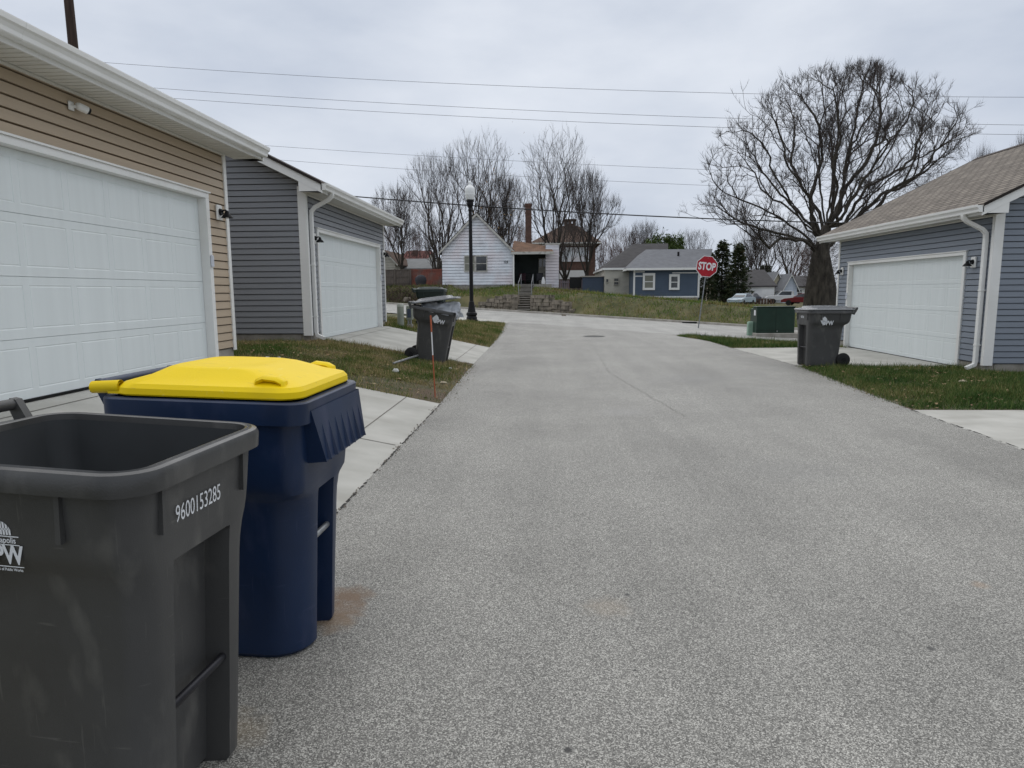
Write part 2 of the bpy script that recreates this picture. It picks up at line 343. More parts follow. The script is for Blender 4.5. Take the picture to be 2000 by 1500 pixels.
def sheet(name, poly, m, dz=0.0, sx=0.8, sy=0.8, cuts=(-4.72, -1.56)):
    bm = bmesh.new(); bm.faces.new([bm.verts.new((x, y, 0)) for x, y in poly])
    xs = [p[0] for p in poly]; ys = [p[1] for p in poly]
    cx = sorted(set(list(np.arange(math.ceil(min(xs)/sx)*sx, max(xs), sx))+[c for c in cuts if min(xs) < c < max(xs)]))
    for c in cx: bmesh.ops.bisect_plane(bm, geom=bm.verts[:]+bm.edges[:]+bm.faces[:], plane_co=(c, 0, 0), plane_no=(1, 0, 0), dist=1e-5)
    for c in np.arange(math.ceil(min(ys)/sy)*sy, max(ys), sy): bmesh.ops.bisect_plane(bm, geom=bm.verts[:]+bm.edges[:]+bm.faces[:], plane_co=(0, c, 0), plane_no=(0, 1, 0), dist=1e-5)
    for v in bm.verts: v.co.z = Z(v.co.x, v.co.y)+dz
    bmesh.ops.recalc_face_normals(bm, faces=bm.faces)
    for f in bm.faces:
        f.smooth = True
        if f.normal.z < 0: f.normal_flip()
    me = bpy.data.meshes.new(name); bm.to_mesh(me); bm.free(); me.materials.append(m)
    o = bpy.data.objects.new(name, me); COL.objects.link(o); return struct(o)
def sline(t, x, k=0.7): return 32.5+t-k*x       # y of the oblique street line t at x

for p, rad, c, a in (((-1.06, 3.36, 0), 0.13, (0.15, 0.085, 0.04), 0.85), ((-1.05, 3.1, 0), 0.12, (0.20, 0.13, 0.07), 0.7), ((-1.02, 3.22, 0), 0.10, (0.17, 0.10, 0.05), 0.6), ((-1.15, 2.25, 0), 0.12, (0.3, 0.23, 0.13), 0.3), ((0.3, 3.3, 0), 0.12, (0.32, 0.25, 0.17), 0.25), ((2.35, 3.65, 0), 0.05, (0.3, 0.2, 0.12), 0.4),
                     ((0.07, 2.2, 0), 0.018, (0.02, 0.02, 0.02), 0.9), ((0.42, 3.45, 0), 0.016, (0.02, 0.02, 0.02), 0.9), ((1.72, 2.95, 0), 0.02, (0.03, 0.03, 0.03), 0.8), ((0.37, 2.72, 0), 0.012, (0.02, 0.02, 0.02), 0.8), ((2.2, 6.0, 0), 0.5, (0.14, 0.14, 0.135), 0.25), ((1.0, 9.0, 0), 0.35, (0.30, 0.29, 0.28), 0.3), ((2.6, 12.5, 0), 0.7, (0.15, 0.15, 0.15), 0.25)):
    spot(M['asphalt'], p, rad, c, a)
# alley with flared mouth
AL = [(-1.56, -6), (-1.55, 4.8), (-1.56, 9.5), (-1.64, 14), (-1.67, 19.3), (-1.78, 25), (-1.95, 30), (-2.3, 32.2), (-3.3, 33.6), (-4.6, sline(0, -4.6))]
AR = [(7.6, sline(0, 7.6)), (5.6, 28.3), (5.1, 27.2), (5.10, 22), (5.12, 19.15), (5.30, 14.57), (5.05, 11.5), (4.86, 9.2), (4.73, 6.9), (4.6, -6)]
sheet('alley', AL[:1]+AL[1:]+AR, M['asphalt'])
def strip(name, t0, t1, xa, xb, m, dz=0.0, step=1.0, h=None):
    """a strip of the oblique street between lines t0 and t1"""
    xs = np.arange(xa, xb+0.01, step); ts = np.linspace(t0, t1, max(2, int(abs(t1-t0)/1.0)+1)); mb = MB(); rows = []
    for x in xs:
        rows.append([(x-(t-t0)*0.35, sline(t, x-(t-t0)*0.35)) for t in ts])
    n = len(ts); vs = [(a, b, Z(a, b)+dz) for r_ in rows for a, b in r_]
    fs = [(i*n+j, (i+1)*n+j, (i+1)*n+j+1, i*n+j+1) for i in range(len(xs)-1) for j in range(n-1)]
    mb.add(vs, fs); o = mb.build(name, m, smooth=40); return struct(o)
strip('street', 0.0, 15.3, -60, 40, M['street'])
# far kerb as a real step, then a sandy strip
mb = MB(); xs = np.arange(-60, 40, 1.0)
secs = []
for x in xs:
    def P(t, h): return (x, sline(t, x), Z(x, sline(15.2, x))+h)
    secs.append([P(15.22, -0.02), P(15.25, 0.12), P(15.55, 0.13), P(15.58, -0.05)])
mb.loft(secs, True, True); struct(mb.build('kerb', M['curb'], smooth=30))
strip('verge', 15.58, 16.35, -60, 40, M['dirt'], 0.03)
# driveways, sidewalk
sheet('driveway', [(-5.0, 2.0), (-1.56, 2.0), (-1.55, 4.8), (-1.56, 9.62), (-5.0, 9.75)], M['concrete'])
sheet('driveway', [(-5.0, 14.25), (-1.65, 14.9), (-1.67, 19.3), (-5.0, 19.9)], M['concrete'])
sheet('driveway', [(5.30, 14.57), (9.0, 14.3), (9.0, 19.55), (5.12, 19.15)], M['concrete'])
sheet('driveway', [(4.63, 3.4), (15, 3.4), (15, 9.25), (4.86, 9.2), (4.73, 6.9)], M['concrete'])
g2 = lambda x, y: tuple(gnd(x, y)[:2])
SW_LO = [g2(985, 631.5), g2(960, 629.7), g2(934, 628), g2(900, 626.2), g2(860, 624.6), g2(815, 623.2), g2(775, 622)]
SW_HI = [g2(998, 630), g2(968, 625.5), g2(934, 621.8), g2(900, 620.5), g2(860, 619.6), g2(815, 618.8), g2(775, 618)]
sheet('sidewalk', SW_LO+SW_HI[::-1], M['concrete'], 0.012)
LAWNS = [[(-13, 10.0), (-4.75, 10.0), (-4.75, 9.75), (-1.56, 9.62), (-1.64, 14), (-1.65, 14.9), (-5.0, 14.25), (-5.0, 13.7), (-13, 13.7)],
         [(4.86, 9.2), (20, 9.28), (20, 14.3), (9.0, 14.3), (5.30, 14.57), (5.05, 11.5)],
         [(5.12, 19.15), (9.0, 19.55), (16, 20.4), (16, sline(-0.4, 16)), (7.2, sline(-0.4, 7.2)), (5.6, 28.3), (5.1, 27.2), (5.10, 22)],
         [(-1.67, 19.3), (-1.78, 25), (-1.95, 30)]+SW_LO+[(-14, SW_LO[-1][1]+1), (-14, 20.4), (-5.0, 19.9)]]
for p in LAWNS: sheet('lawn', p, M['lawn'])
# dark joint and edge crumbs at the driveway ends
mb = MB()
for (xa, ya, xb, yb) in ((-1.545, 4.2, -1.548, 9.6), (-1.63, 14.95, -1.655, 19.3), (5.29, 14.6, 5.11, 19.1), (4.62, 3.4, 4.85, 9.2)):
    n = 110
    for i in range(n):
        if rnd.random() < 0.25: continue
        a = i/n; x = xa+(xb-xa)*a+rnd.uniform(-0.006, 0.006); y = ya+(yb-ya)*a; w = rnd.uniform(0.003, 0.017); l_ = (yb-ya)/n*rnd.uniform(0.8, 1.25)
        mb.quad((x-w, y, 0.004), (x+w*0.7, y, 0.004), (x+w*rnd.uniform(.3, 1), y+l_, 0.004), (x-w*rnd.uniform(.3, 1), y+l_, 0.004))
M['tar'] = mat('tar_joint', (0.035, 0.033, 0.030), 0.9, 0.5, 20)
struct(mb.build('pavement_joint', M['tar']))
# saw cuts in the near driveway and the others
mb = MB()
for y in (6.9,):
    xs = np.linspace(-4.8, -1.6, 12)
    for a, b in zip(xs[:-1], xs[1:]):
        mb.quad((a, y-0.008, Z(a, y)+0.004), (b, y-0.008, Z(b, y)+0.004), (b, y+0.008, Z(b, y)+0.004), (a, y+0.008, Z(a, y)+0.004))
for ya, yb in ((4.2, 9.6), (14.6, 19.5)):
    for x in (-2.05, -4.55):
        mb.quad((x-0.007, ya, Z(x, ya)+0.004), (x+0.007, ya, Z(x+0.007, ya)+0.004), (x+0.007, yb, Z(x+.007, yb)+0.004), (x-0.007, yb, Z(x-.007, yb)+0.004))
M['cut'] = mat('joint_grey', (0.16, 0.15, 0.13), 0.95, 0.2, 10)  # grey of the saw-cut joints
struct(mb.build('driveway_joint', M['cut']))
# cracks in the asphalt
mb = MB()
def crack(pts, w):
    for (a, b) in zip(pts[:-1], pts[1:]):
        d = Vector((b[0]-a[0], b[1]-a[1], 0)); n = Vector((-d.y, d.x, 0)).normalized()*w*rnd.uniform(0.5, 1.2)
        mb.quad((a[0]-n.x, a[1]-n.y, 0.003), (b[0]-n.x, b[1]-n.y, 0.003), (b[0]+n.x, b[1]+n.y, 0.003), (a[0]+n.x, a[1]+n.y, 0.003))
for x0, y0, x1, y1, n in ((1.25, 13.0, 1.75, 8.6, 50), (1.35, 22, 1.2, 13.2, 50)):
    pts = [(x0+(x1-x0)*i/n+rnd.uniform(-.03, .03), y0+(y1-y0)*i/n) for i in range(n+1)]
    crack(pts, 0.0035)
M['crack'] = mat('crack', (0.155, 0.15, 0.14), 0.95, 0.3, 20)
struct(mb.build('pavement_crack', M['crack']))

# ---------------------------------------------------------------- siding walls
def siding(mb, p0, u, n, z0, z1, ext, course=0.115, lip=0.014, opens=(), reveal=0.0):
    """lap siding: ext(z) -> (a0, a1) along u; opens = (a0, a1, z0, z1) holes"""
    p0, u, n = np.array(p0, float), np.array(u, float), np.array(n, float)
    zs = set([z0, z1]); k = 0
    while z0+k*course < z1: zs.add(round(z0+k*course, 5)); k += 1
    for o in opens:
        for z in o[2:4]:
            if z0 < z < z1: zs.add(z)
    if reveal: zs |= set(z+reveal for z in list(zs) if z+reveal < z1)
    zs = sorted(zs)
    zs = [z for i, z in enumerate(zs) if i == 0 or z-zs[i-1] > 1e-4]
    def off(z, c): return lip*(1-(z-c)/course)
    for za, zb in zip(zs[:-1], zs[1:]):
        zm = (za+zb)/2; c = z0+math.floor((zm-z0)/course+1e-6)*course
        A, B = ext(za), ext(zb); spans = [(0.0, 1.0)]
        for o in opens:
            if o[2] <= zm <= o[3]:
                w = A[1]-A[0]; s0, s1 = (o[0]-A[0])/w, (o[1]-A[0])/w
                spans = [q for a, b in spans for q in ((a, min(b, s0)), (max(a, s1), b)) if q[1]-q[0] > 1e-4]
        for s0, s1 in spans:
            def P(e, s, z, o): q = p0+u*(e[0]+(e[1]-e[0])*s)+n*o; return (q[0], q[1], z)
            oa, ob = off(za, c), off(zb, c)
            if reveal:
                if zm-c < reveal: oa = ob = -max(0.05, reveal*1.6)
                elif abs(za-c-reveal) < 1e-4: mb.add([P(A, s0, za, -max(0.05, reveal*1.6)), P(A, s1, za, -max(0.05, reveal*1.6)), P(A, s1, za, oa), P(A, s0, za, oa)], [(0, 1, 2, 3)])
            mb.add([P(A, s0, za, oa), P(A, s1, za, oa), P(B, s1, zb, ob), P(B, s0, zb, ob)], [(0, 1, 2, 3)])
            if abs(za-c) < 1e-4: mb.add([P(A, s0, za, 0.0), P(A, s1, za, 0.0), P(A, s1, za, oa), P(A, s0, za, oa)], [(0, 1, 2, 3)])
    return mb
M['shingle_edge'] = mat('shingle_edge', (0.022, 0.018, 0.016), 0.9, 0.2)
def const(a, b): return lambda z: (a, b)

# ---------------------------------------------------------------- garages
def garage(name, label, xw, sg, y0, y1, fz, side, roofmat, dy0, dy1, spouts=(), keypad_y=None, lamps=(), camera_at=None, depth=8.0, gable_mat=None):
    """facade in the plane x = xw facing sg along x, from y0 to y1"""
    g = thing(name, label, 'garage', (xw, (y0+y1)/2, fz))
    X = lambda d: xw+sg*d            # d metres out from the facade
    soff = fz+2.97; eave_d = 0.46; eave_top = fz+3.14
    dtop = fz+2.27; jw = 0.10
    wb = fz+0.16
    mb = MB()
    siding(mb, (xw, 0, 0), (0, 1, 0), (sg, 0, 0), wb, soff, const(y0, y1), opens=((dy0, dy1, wb-1, dtop+0.06),), reveal=0.016)
    xr = X(-depth/2); rz = soff+(depth/2+eave_d)*0.5-0.12
    def gext(z):
        k = max(0.0, z-(soff+0.205))/0.5
        return (min(k, depth/2-0.01), max(depth-k, depth/2+0.01))
    for yy, n in ((y0, -1), (y1, 1)):
        siding(mb, (xw, yy, 0), (-sg, 0, 0), (0, n, 0), wb, soff+depth/4, gext, reveal=0.018)
    siding(mb, (X(-depth), 0, 0), (0, 1, 0), (-sg, 0, 0), wb, soff, const(y0, y1))
    wall = mb.build('wall', side, g, world=True, fix=False)
    # foundation, with a gap at the door
    mb = MB()
    for a, b in ((y0+0.02, dy0), (dy1, y1-0.02)): mb.box(X(-0.2), X(-0.012), a, b, fz-0.5, wb)
    for yy in (y0, y1): mb.box(X(-0.21), X(-depth), yy-0.0+(0.012 if yy == y0 else -0.2), yy+(0.2 if yy == y0 else -0.012), fz-0.5, wb)
    mb.each('foundation', M['found'], g, world=True)
    # corner boards
    for yy, s in ((y0, -1), (y1, 1)):
        m_ = MB()
        a, b = (yy-0.022, yy+0.05) if s < 0 else (yy-0.05, yy+0.022)
        m_.box(X(0.022), X(-0.15), min(yy, yy+s*0.022), max(yy, yy+s*0.022), wb-0.03, soff+0.14)
        m_.box(X(0.002), X(0.024), min(yy+s*0.021, yy-s*0.06), max(yy+s*0.021, yy-s*0.06), wb-0.03, soff)
        m_.build('corner_board', M['white'], g, world=True)
    # door casing: face boards and returns
    m_ = MB()
    fw = 0.09; rd = 0.14
    for a, b in ((dy0, dy0+fw), (dy1-fw, dy1)): m_.bbox(min(X(-rd), X(0.035)), max(X(-rd), X(0.035)), a, b, fz-0.03, dtop-0.001, 0.004)
    m_.bbox(min(X(-rd), X(0.035)), max(X(-rd), X(0.035)), dy0, dy1, dtop, dtop+0.07, 0.004)
    m_.box(X(0.0), X(0.055), dy0-0.02, dy1+0.02, dtop+0.0705, dtop+0.09)
    m_.build('door_casing', M['white'], g, world=True)
    # sectional door with recessed panels
    m_ = MB(); a, b = dy0+fw+0.004, dy1-fw-0.004; n = 8; H = (dtop-fz)/4.0; pw = (b-a-0.10)/n
    def face(ya, yb, za, zb, d=-0.085): m_.add([(X(d), ya, za), (X(d), yb, za), (X(d), yb, zb), (X(d), ya, zb)], [(0, 1, 2, 3)])
    d0, d1 = -0.085, -0.0875
    for k in range(4):
        za, zb = fz+k*H+(0.012 if k == 0 else 0.003), fz+(k+1)*H-0.003
        p0, p1 = za+0.085, zb-0.075
        face(a, b, za, p0); face(a, b, p1, zb); y = a
        for i in range(n):
            q0 = a+0.05+i*pw+0.035; q1 = a+0.05+(i+1)*pw-0.035
            face(y, q0, p0, p1); y = q1; e = 0.010
            o = [(q0, p0), (q1, p0), (q1, p1), (q0, p1)]; w_ = [(q0+e, p0+e), (q1-e, p0+e), (q1-e, p1-e), (q0+e, p1-e)]; r_ = [(q0+2*e, p0+2*e), (q1-2*e, p0+2*e), (q1-2*e, p1-2*e), (q0+2*e, p1-2*e)]
            vs = [(X(d0), y_, z_) for y_, z_ in o]+[(X(d1-0.002), y_, z_) for y_, z_ in w_]+[(X(d0-0.001), y_, z_) for y_, z_ in r_]
            m_.add(vs, [(j, (j+1) % 4, 4+(j+1) % 4, 4+j) for j in range(4)]+[(4+j, 4+(j+1) % 4, 8+(j+1) % 4, 8+j) for j in range(4)]+[(8, 9, 10, 11)])
        face(y, b, p0, p1)
        if k: m_.add([(X(d0), a, za), (X(d0), b, za), (X(d0-0.012), b, za-0.003), (X(d0-0.012), a, za-0.003)], [(0, 1, 2, 3)]); m_.add([(X(d0), a, za-0.006), (X(d0), b, za-0.006), (X(d0-0.012), b, za-0.003), (X(d0-0.012), a, za-0.003)], [(0, 1, 2, 3)])
    dr = m_.build('garage_door', M['door'], g, world=True, fix=False)
    m_ = MB(); m_.box(X(-0.10), X(-0.075), a, b, fz-0.006, fz+0.014); m_.build('door_seal', M['black'], g, world=True)
    # roof: two slopes with thickness
    m_ = MB(); oy = 0.34; th = 0.05
    ex, ez = X(eave_d), eave_top
    for (xa, za) in ((ex, ez), (X(-depth-eave_d), ez)):
        pass
    rdg = xr; rzt = ez+abs(ex-rdg)*0.5
    A = [(ex, ez), (rdg, rzt), (X(-depth-eave_d), ez), (X(-depth-eave_d), ez-th), (rdg, rzt-th), (ex, ez-th)]
    m_.add([(x_, y0-oy-0.02, z_) for x_, z_ in A]+[(x_, y1+oy+0.02, z_) for x_, z_ in A], [(0, 1, 7, 6), (1, 2, 8, 7), (3, 4, 10, 9), (4, 5, 11, 10), (0, 6, 11, 5), (2, 3, 9, 8), (0, 5, 4, 1), (1, 4, 3, 2), (6, 7, 10, 11), (7, 8, 9, 10)])
    rf = m_.build('roof', roofmat, g, world=True); ORG[rf.name] = ORG[g.name]
    m_ = MB(); m_.add([(rdg-0.15, y0-oy-0.03, rzt-0.06), (rdg, y0-oy-0.03, rzt+0.02), (rdg+0.15, y0-oy-0.03, rzt-0.06), (rdg-0.15, y1+oy+0.03, rzt-0.06), (rdg, y1+oy+0.03, rzt+0.02), (rdg+0.15, y1+oy+0.03, rzt-0.06)], [(0, 1, 4, 3), (1, 2, 5, 4)])
    m_.build('ridge_cap', M['shingle_dark'], rf, world=True, fix=False)
    # soffit, rake boards
    m_ = MB(); m_.box(min(X(0.0), X(eave_d-0.032)), max(X(0.0), X(eave_d-0.032)), y0-oy+0.032, y1+oy-0.032, soff+0.001, soff+0.02)
    for i in range(int((y1-y0+2*oy-0.1)/0.10)):
        y = y0-oy+0.05+i*0.10; m_.box(min(X(0.03), X(eave_d-0.03)), max(X(0.03), X(eave_d-0.03)), y-0.004, y+0.004, soff-0.004, soff+0.0005)
    m_.box(min(X(0.0), X(0.03)), max(X(0.0), X(0.03)), y0+0.02, y1-0.02, soff-0.03, soff-0.0045)
    m_.build('soffit', M['soffit'], g, world=True)
    for yy, s in ((y0-oy, -1), (y1+oy, 1)):
        m_ = MB()
        for sd_ in (1, -1):
            xa = ex if sd_ == 1 else X(-depth-eave_d); k = 1 if xa < rdg else -1
            q = [(xa, ez-0.055), (rdg, rzt-0.055), (rdg, rzt-0.25), (xa, ez-0.25+0.04)]
            m_.prism([(x_, z_) for x_, z_ in q], 'y', yy, yy-s*0.03)
            q2 = (X(eave_d-0.001), X(0.0)) if sd_ == 1 else (X(-depth-eave_d+0.001), X(-depth)); zq = lambda x_: ez-0.215+0.5*abs(x_-xa)
            m_.prism([(q2[0], zq(q2[0])), (q2[1], zq(q2[1])), (q2[1], soff-0.004), (q2[0], soff-0.004)], 'y', yy-s*0.003, yy-s*0.031)
        m_.each('rake_board', M['white'], g, world=True)
        m_ = MB(); ya, yb = (yy+0.03, y0-0.0155) if s < 0 else (y1+0.0155, yy-0.03)
        for xa in (ex, X(-depth-eave_d)):
            m_.add([(xa, ya, ez-0.20), (rdg, ya, rzt-0.20), (rdg, yb, rzt-0.20), (xa, yb, ez-0.20)], [(0, 1, 2, 3)])
        m_.each('rake_soffit', M['soffit'], g, world=True, fix=False)
    m_ = MB()
    for yy, s in ((y0-oy-0.02, -1), (y1+oy+0.02, 1)):
        for xa in (ex, X(-depth-eave_d)):
            m_.prism([(xa, ez-0.052), (rdg, rzt-0.052), (rdg, rzt+0.006), (xa, ez+0.006)], 'y', yy+s*0.001, yy+s*0.012)
    m_.each('roof_edge', M['shingle_edge'], rf, world=True)
    # K-style gutter
    m_ = MB(); gp = [(0.0, 0.0), (0.0, -0.135), (0.075, -0.135), (0.085, -0.125), (0.088, -0.09), (0.105, -0.06), (0.125, -0.045), (0.13, -0.01), (0.13, 0.0), (0.118, 0.0), (0.115, -0.012), (0.012, -0.012)]
    base = eave_d-0.02
    m_.prism([(X(base+p), ez-0.02+q) for p, q in gp], 'y', y0-oy, y1+oy)
    for yj in (y0+2.4, y0+5.1): m_.prism([(X(base+p*1.02-0.001), ez-0.02+q*1.02) for p, q in gp[1:9]], 'y', yj-0.02, yj+0.02)
    gt = m_.build('gutter', M['white'], g, world=True); ORG[gt.name] = ORG[g.name]
    m_ = MB(); m_.box(min(X(base-0.02), X(base-0.001)), max(X(base-0.02), X(base-0.001)), y0-oy+0.031, y1+oy-0.031, soff-0.03, ez-0.052); m_.build('fascia', M['white'], g, world=True)
    # downspouts: elbows at top and foot
    for ys in spouts:
        m_ = MB(); w = 0.032
        path = [(X(base+0.06), ys, ez-0.15), (X(base+0.06), ys, ez-0.21), (X(base-0.02), ys, ez-0.28), (X(0.14), ys, ez-0.42), (X(0.062), ys, ez-0.50), (X(0.055), ys, ez-0.62), (X(0.055), ys, fz+0.20), (X(0.07), ys, fz+0.13), (X(0.22), ys, fz+0.06)]
        pts = [Vector(p) for p in path]; secs = []
        for i, p in enumerate(pts):
            d = (pts[min(i+1, len(pts)-1)]-pts[max(0, i-1)]).normalized(); s_ = Vector((0, 1, 0)); q = d.cross(s_).normalized()
            secs.append([tuple(p+s_*a_*0.042+q*b_*w) for a_, b_ in ((1, 1), (-1, 1), (-1, -1), (1, -1))])
        m_.loft(secs, True, True)
        for zs_ in (fz+0.5, fz+1.55): m_.box(min(X(0.0), X(0.093)), max(X(0.0), X(0.093)), ys-0.05, ys+0.05, zs_, zs_+0.03)
        m_.build('downspout', M['white'], g, world=True, smooth=50)
    for yl in lamps:
        m_ = MB(); m_.bbox(min(X(0.01), X(0.045)), max(X(0.01), X(0.045)), yl-0.075, yl+0.075, fz+2.01, fz+2.22, 0.012)
        lm = m_.build('wall_lamp', M['white'], g, world=True); ORG[lm.name] = ORG[g.name]
        m_ = MB(); m_.tube([(X(0.045), yl, fz+2.12), (X(0.075), yl, fz+2.12)], [0.05, 0.042], 14)
        m_.tube([(X(0.07), yl, fz+2.12), (X(0.10), yl, fz+2.145), (X(0.13), yl, fz+2.145), (X(0.145), yl, fz+2.12)], 0.012, 8)
        m_.lathe([(0.018, 0.04), (0.027, 0.022), (0.03, 0.0), (0.055, -0.022), (0.08, -0.056), (0.081, -0.063), (0.073, -0.061), (0.045, -0.038), (0.015, -0.034)], 16, (X(0.145), yl, fz+2.10))
        m_.build('lamp_shade', M['black'], lm, world=True, smooth=40)
        m_ = MB(); m_.lathe([(0.009, -0.024), (0.022, -0.042), (0.022, -0.06), (0.008, -0.075)], 10, (X(0.145), yl, fz+2.10)); m_.build('bulb', M['clear_white'], lm, world=True, smooth=60)
    if keypad_y is not None:
        m_ = MB(); m_.bbox(min(X(0.0355), X(0.065)), max(X(0.0355), X(0.065)), keypad_y-0.036, keypad_y+0.036, fz+1.34, fz+1.50, 0.012); m_.build('keypad', mat('keypad_grey', (0.55, 0.57, 0.62), 0.4, 0.03), g, world=True)
    if camera_at:
        yc, zc = camera_at; m_ = MB(); m_.bbox(min(X(0.012), X(0.03)), max(X(0.012), X(0.03)), yc-0.04, yc+0.04, zc-0.04, zc+0.045, 0.012)
        sc_ = m_.build('security_camera', M['white'], g, world=True); ORG[sc_.name] = ORG[g.name]
        m_ = MB(); m_.tube([(X(0.02), yc, zc), (X(0.07), yc+0.04, zc)], 0.016, 8); m_.tube([(X(0.058), yc+0.015, zc+0.012), (X(0.064), yc+0.025, zc+0.010), (X(0.072), yc+0.04, zc+0.006), (X(0.11), yc+0.11, zc-0.016)], [0.018, 0.032, 0.038, 0.038], 14); m_.build('camera_body', M['white'], sc_, world=True, smooth=50)
        m_ = MB(); m_.tube([(X(0.1098), yc+0.1096, zc-0.0159), (X(0.121), yc+0.130, zc-0.0225)], [0.0375, 0.031], 14); m_.build('camera_lens', M['black'], sc_, world=True, smooth=50)
    return g
garage('garage', 'tan sided garage with a white panelled door, nearest on the left', -4.72, 1, 3.15, 9.98, 0.63, M['tan'], M['shingle_dark'], 4.01, 9.41, spouts=(3.3,), keypad_y=9.36, lamps=(9.69, 3.6), camera_at=(6.76, 3.44))
garage('garage', 'grey sided garage with a dark roof, beyond the tan one', -4.86, 1, 13.72, 20.20, 0.60, M['grey'], M['shingle_dark'], 14.27, 19.67, spouts=(13.88,), keypad_y=19.61, lamps=(14.08, 20.0))
garage('garage', 'slate blue sided garage with a taupe shingle roof, right of the alley', 8.37, -1, 13.45, 20.28, 0.0, M['slate'], M['shingle_taupe'], 14.24, 19.64, spouts=(13.62,), keypad_y=19.58, lamps=(13.98, 20.0), depth=7.6)
# ---------------------------------------------------------------- wheeled bins
def plastic(name, c, wear, rough=0.42):
    m = mat(name, c, rough, 0.12, 2.5, bump=0.08, bscale=220, spec=0.45)
    overlay(m, wear, 7.0, 0.56, 0.78, (1, 1, 0.5), 0.6)
    overlay(m, wear, 60.0, 0.67, 0.73, (1, 1, 0.06), 0.28, det=3); overlay(m, tuple(x*1.3 for x in wear), 34.0, 0.69, 0.74, (0.12, 0.12, 1.4), 0.25, det=3, off=(5, 2, 9))
    overlay(m, tuple(x*0.55 for x in c), 2.2, 0.55, 0.75, (1, 1, 1), 0.6, off=(3, 1, 2))
    return m
M['bin_grey'] = plastic('charcoal_plastic', (0.060, 0.060, 0.059), (0.17, 0.165, 0.15))
M['bin_grey_rim'] = plastic('charcoal_plastic_rim', (0.055, 0.055, 0.054), (0.15, 0.145, 0.135), 0.28)
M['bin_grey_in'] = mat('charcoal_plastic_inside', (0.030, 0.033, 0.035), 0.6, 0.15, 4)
M['bin_blue'] = plastic('navy_plastic', (0.006, 0.0205, 0.062), (0.045, 0.055, 0.11), 0.4)
M['bin_green'] = plastic('dark_green_plastic', (0.010, 0.024, 0.020), (0.04, 0.05, 0.045))
M['yellow'] = overlay(mat('yellow_plastic', (0.84, 0.60, 0.002), 0.5, 0.04, 3.0, bump=0.05, bscale=120, spec=0.22), (0.58, 0.41, 0.02), 3.5, 0.54, 0.78, amt=0.6); overlay(M['yellow'], (0.45, 0.33, 0.05), 55.0, 0.66, 0.74, (0.15, 1, 1), 0.5, det=3); overlay(M['yellow'], (0.9, 0.75, 0.2), 40.0, 0.66, 0.74, (1, 0.15, 1), 0.4, det=3, off=(2, 7, 1))
M['bag'] = mat('plastic_bag', (0.36, 0.38, 0.41), 0.25, 0.25, 9, bump=0.8, bscale=14, spec=0.7)
M['lid_sky_grey'] = mat('sky_lit_plastic_lid', (0.12, 0.128, 0.14), 0.2, 0.15, 5, spec=0.6)  # lid plastic coloured lighter to stand for its sky reflection
def rrect(xf, xb, hb, r, z, nd=0.0, nw=0.2, k=5, notch=True):
    """rounded rectangle section with a notch in the middle of the front edge"""
    P = []
    if notch:
        P += [(xf-nd, -nw+0.015*(nd > 0)), (xf-nd, nw-0.015*(nd > 0)), (xf, nw)]
    for cx, cy, a0 in ((xf-r, hb-r, 0), (xb+r, hb-r, 90), (xb+r, -hb+r, 180), (xf-r, -hb+r, 270)):
        # counter-clockwise from the front towards +y
        for i in range(k+1):
            a = R(a0+90.0*i/k); P.append((cx+r*math.cos(a), cy+r*math.sin(a)))
    if notch: P.append((xf, -nw))
    return [(x, y, z) for x, y in P]
def bin_body(m, pock=0.80, hr=1.10, nw=0.165, rl=0.075, D=0.085):
    mb = MB(); rx = rl-0.075
    S = [(0.0, 0.375, -0.19, 0.262, 0.07+rx, D), (0.02, 0.392, -0.205, 0.278, 0.075+rx, D), (0.25, 0.398, -0.225, 0.287, 0.08+rx, D),
         (pock-0.10, 0.407, -0.262, 0.304, 0.085+rx, D), (pock-0.05, 0.409, -0.268, 0.308, 0.085+rx, D), (pock, 0.412, -0.285, 0.318, 0.085+rx*.9, D*0.95), (pock+0.012, 0.413, -0.295, 0.322, 0.085+rx*.8, 0.004),
         (pock+0.04, 0.414, -0.345, 0.336, 0.085, 0.002), (pock+0.07, 0.415, -0.372, 0.345, 0.085, 0.001), (pock+0.11, 0.417, -0.385, 0.350, 0.085, 0.0005), (hr-0.05, 0.424, -0.41, 0.362, 0.09, 0.0005)]
    mb.loft([rrect(xf, xb, hb, r, z, nd, nw) for z, xf, xb, hb, r, nd in S], True, False)
    # stiffening ribs below the rim
    for y in (-0.235, 0.235):
        mb.box(0.414, 0.434, y-0.008, y+0.008, hr-0.19, hr-0.055)
    for x in (-0.16, 0.20):
        for s in (-1, 1): mb.box(x-0.008, x+0.008, min(s*0.353, s*0.372), max(s*0.353, s*0.372), hr-0.19, hr-0.055)
    return mb
def bin_rim(hr=1.10, square=False):
    mb = MB(); r = 0.06 if square else 0.11
    prof = [(0.0, -0.055, r-0.02), (0.034, -0.060, r), (0.036, -0.018, r), (0.028, -0.004, r), (0.014, 0.0, r), (0.006, -0.006, r), (0.001, -0.006, r-0.01), (-0.004, 0.001, r-0.015), (-0.011, -0.001, r-0.02), (-0.016, -0.05, r-0.025)]
    if square: prof = [(0.0, -0.085, r-0.02), (0.032, -0.088, r), (0.034, -0.006, r), (0.028, 0.0, r), (-0.006, 0.0, r-0.015), (-0.012, -0.05, r-0.02)]
    mb.loft([rrect(0.425+o, -0.41-o, 0.362+o, rr+max(o, 0)*0.6, hr+z, notch=False, k=8) for o, z, rr in prof])
    return mb
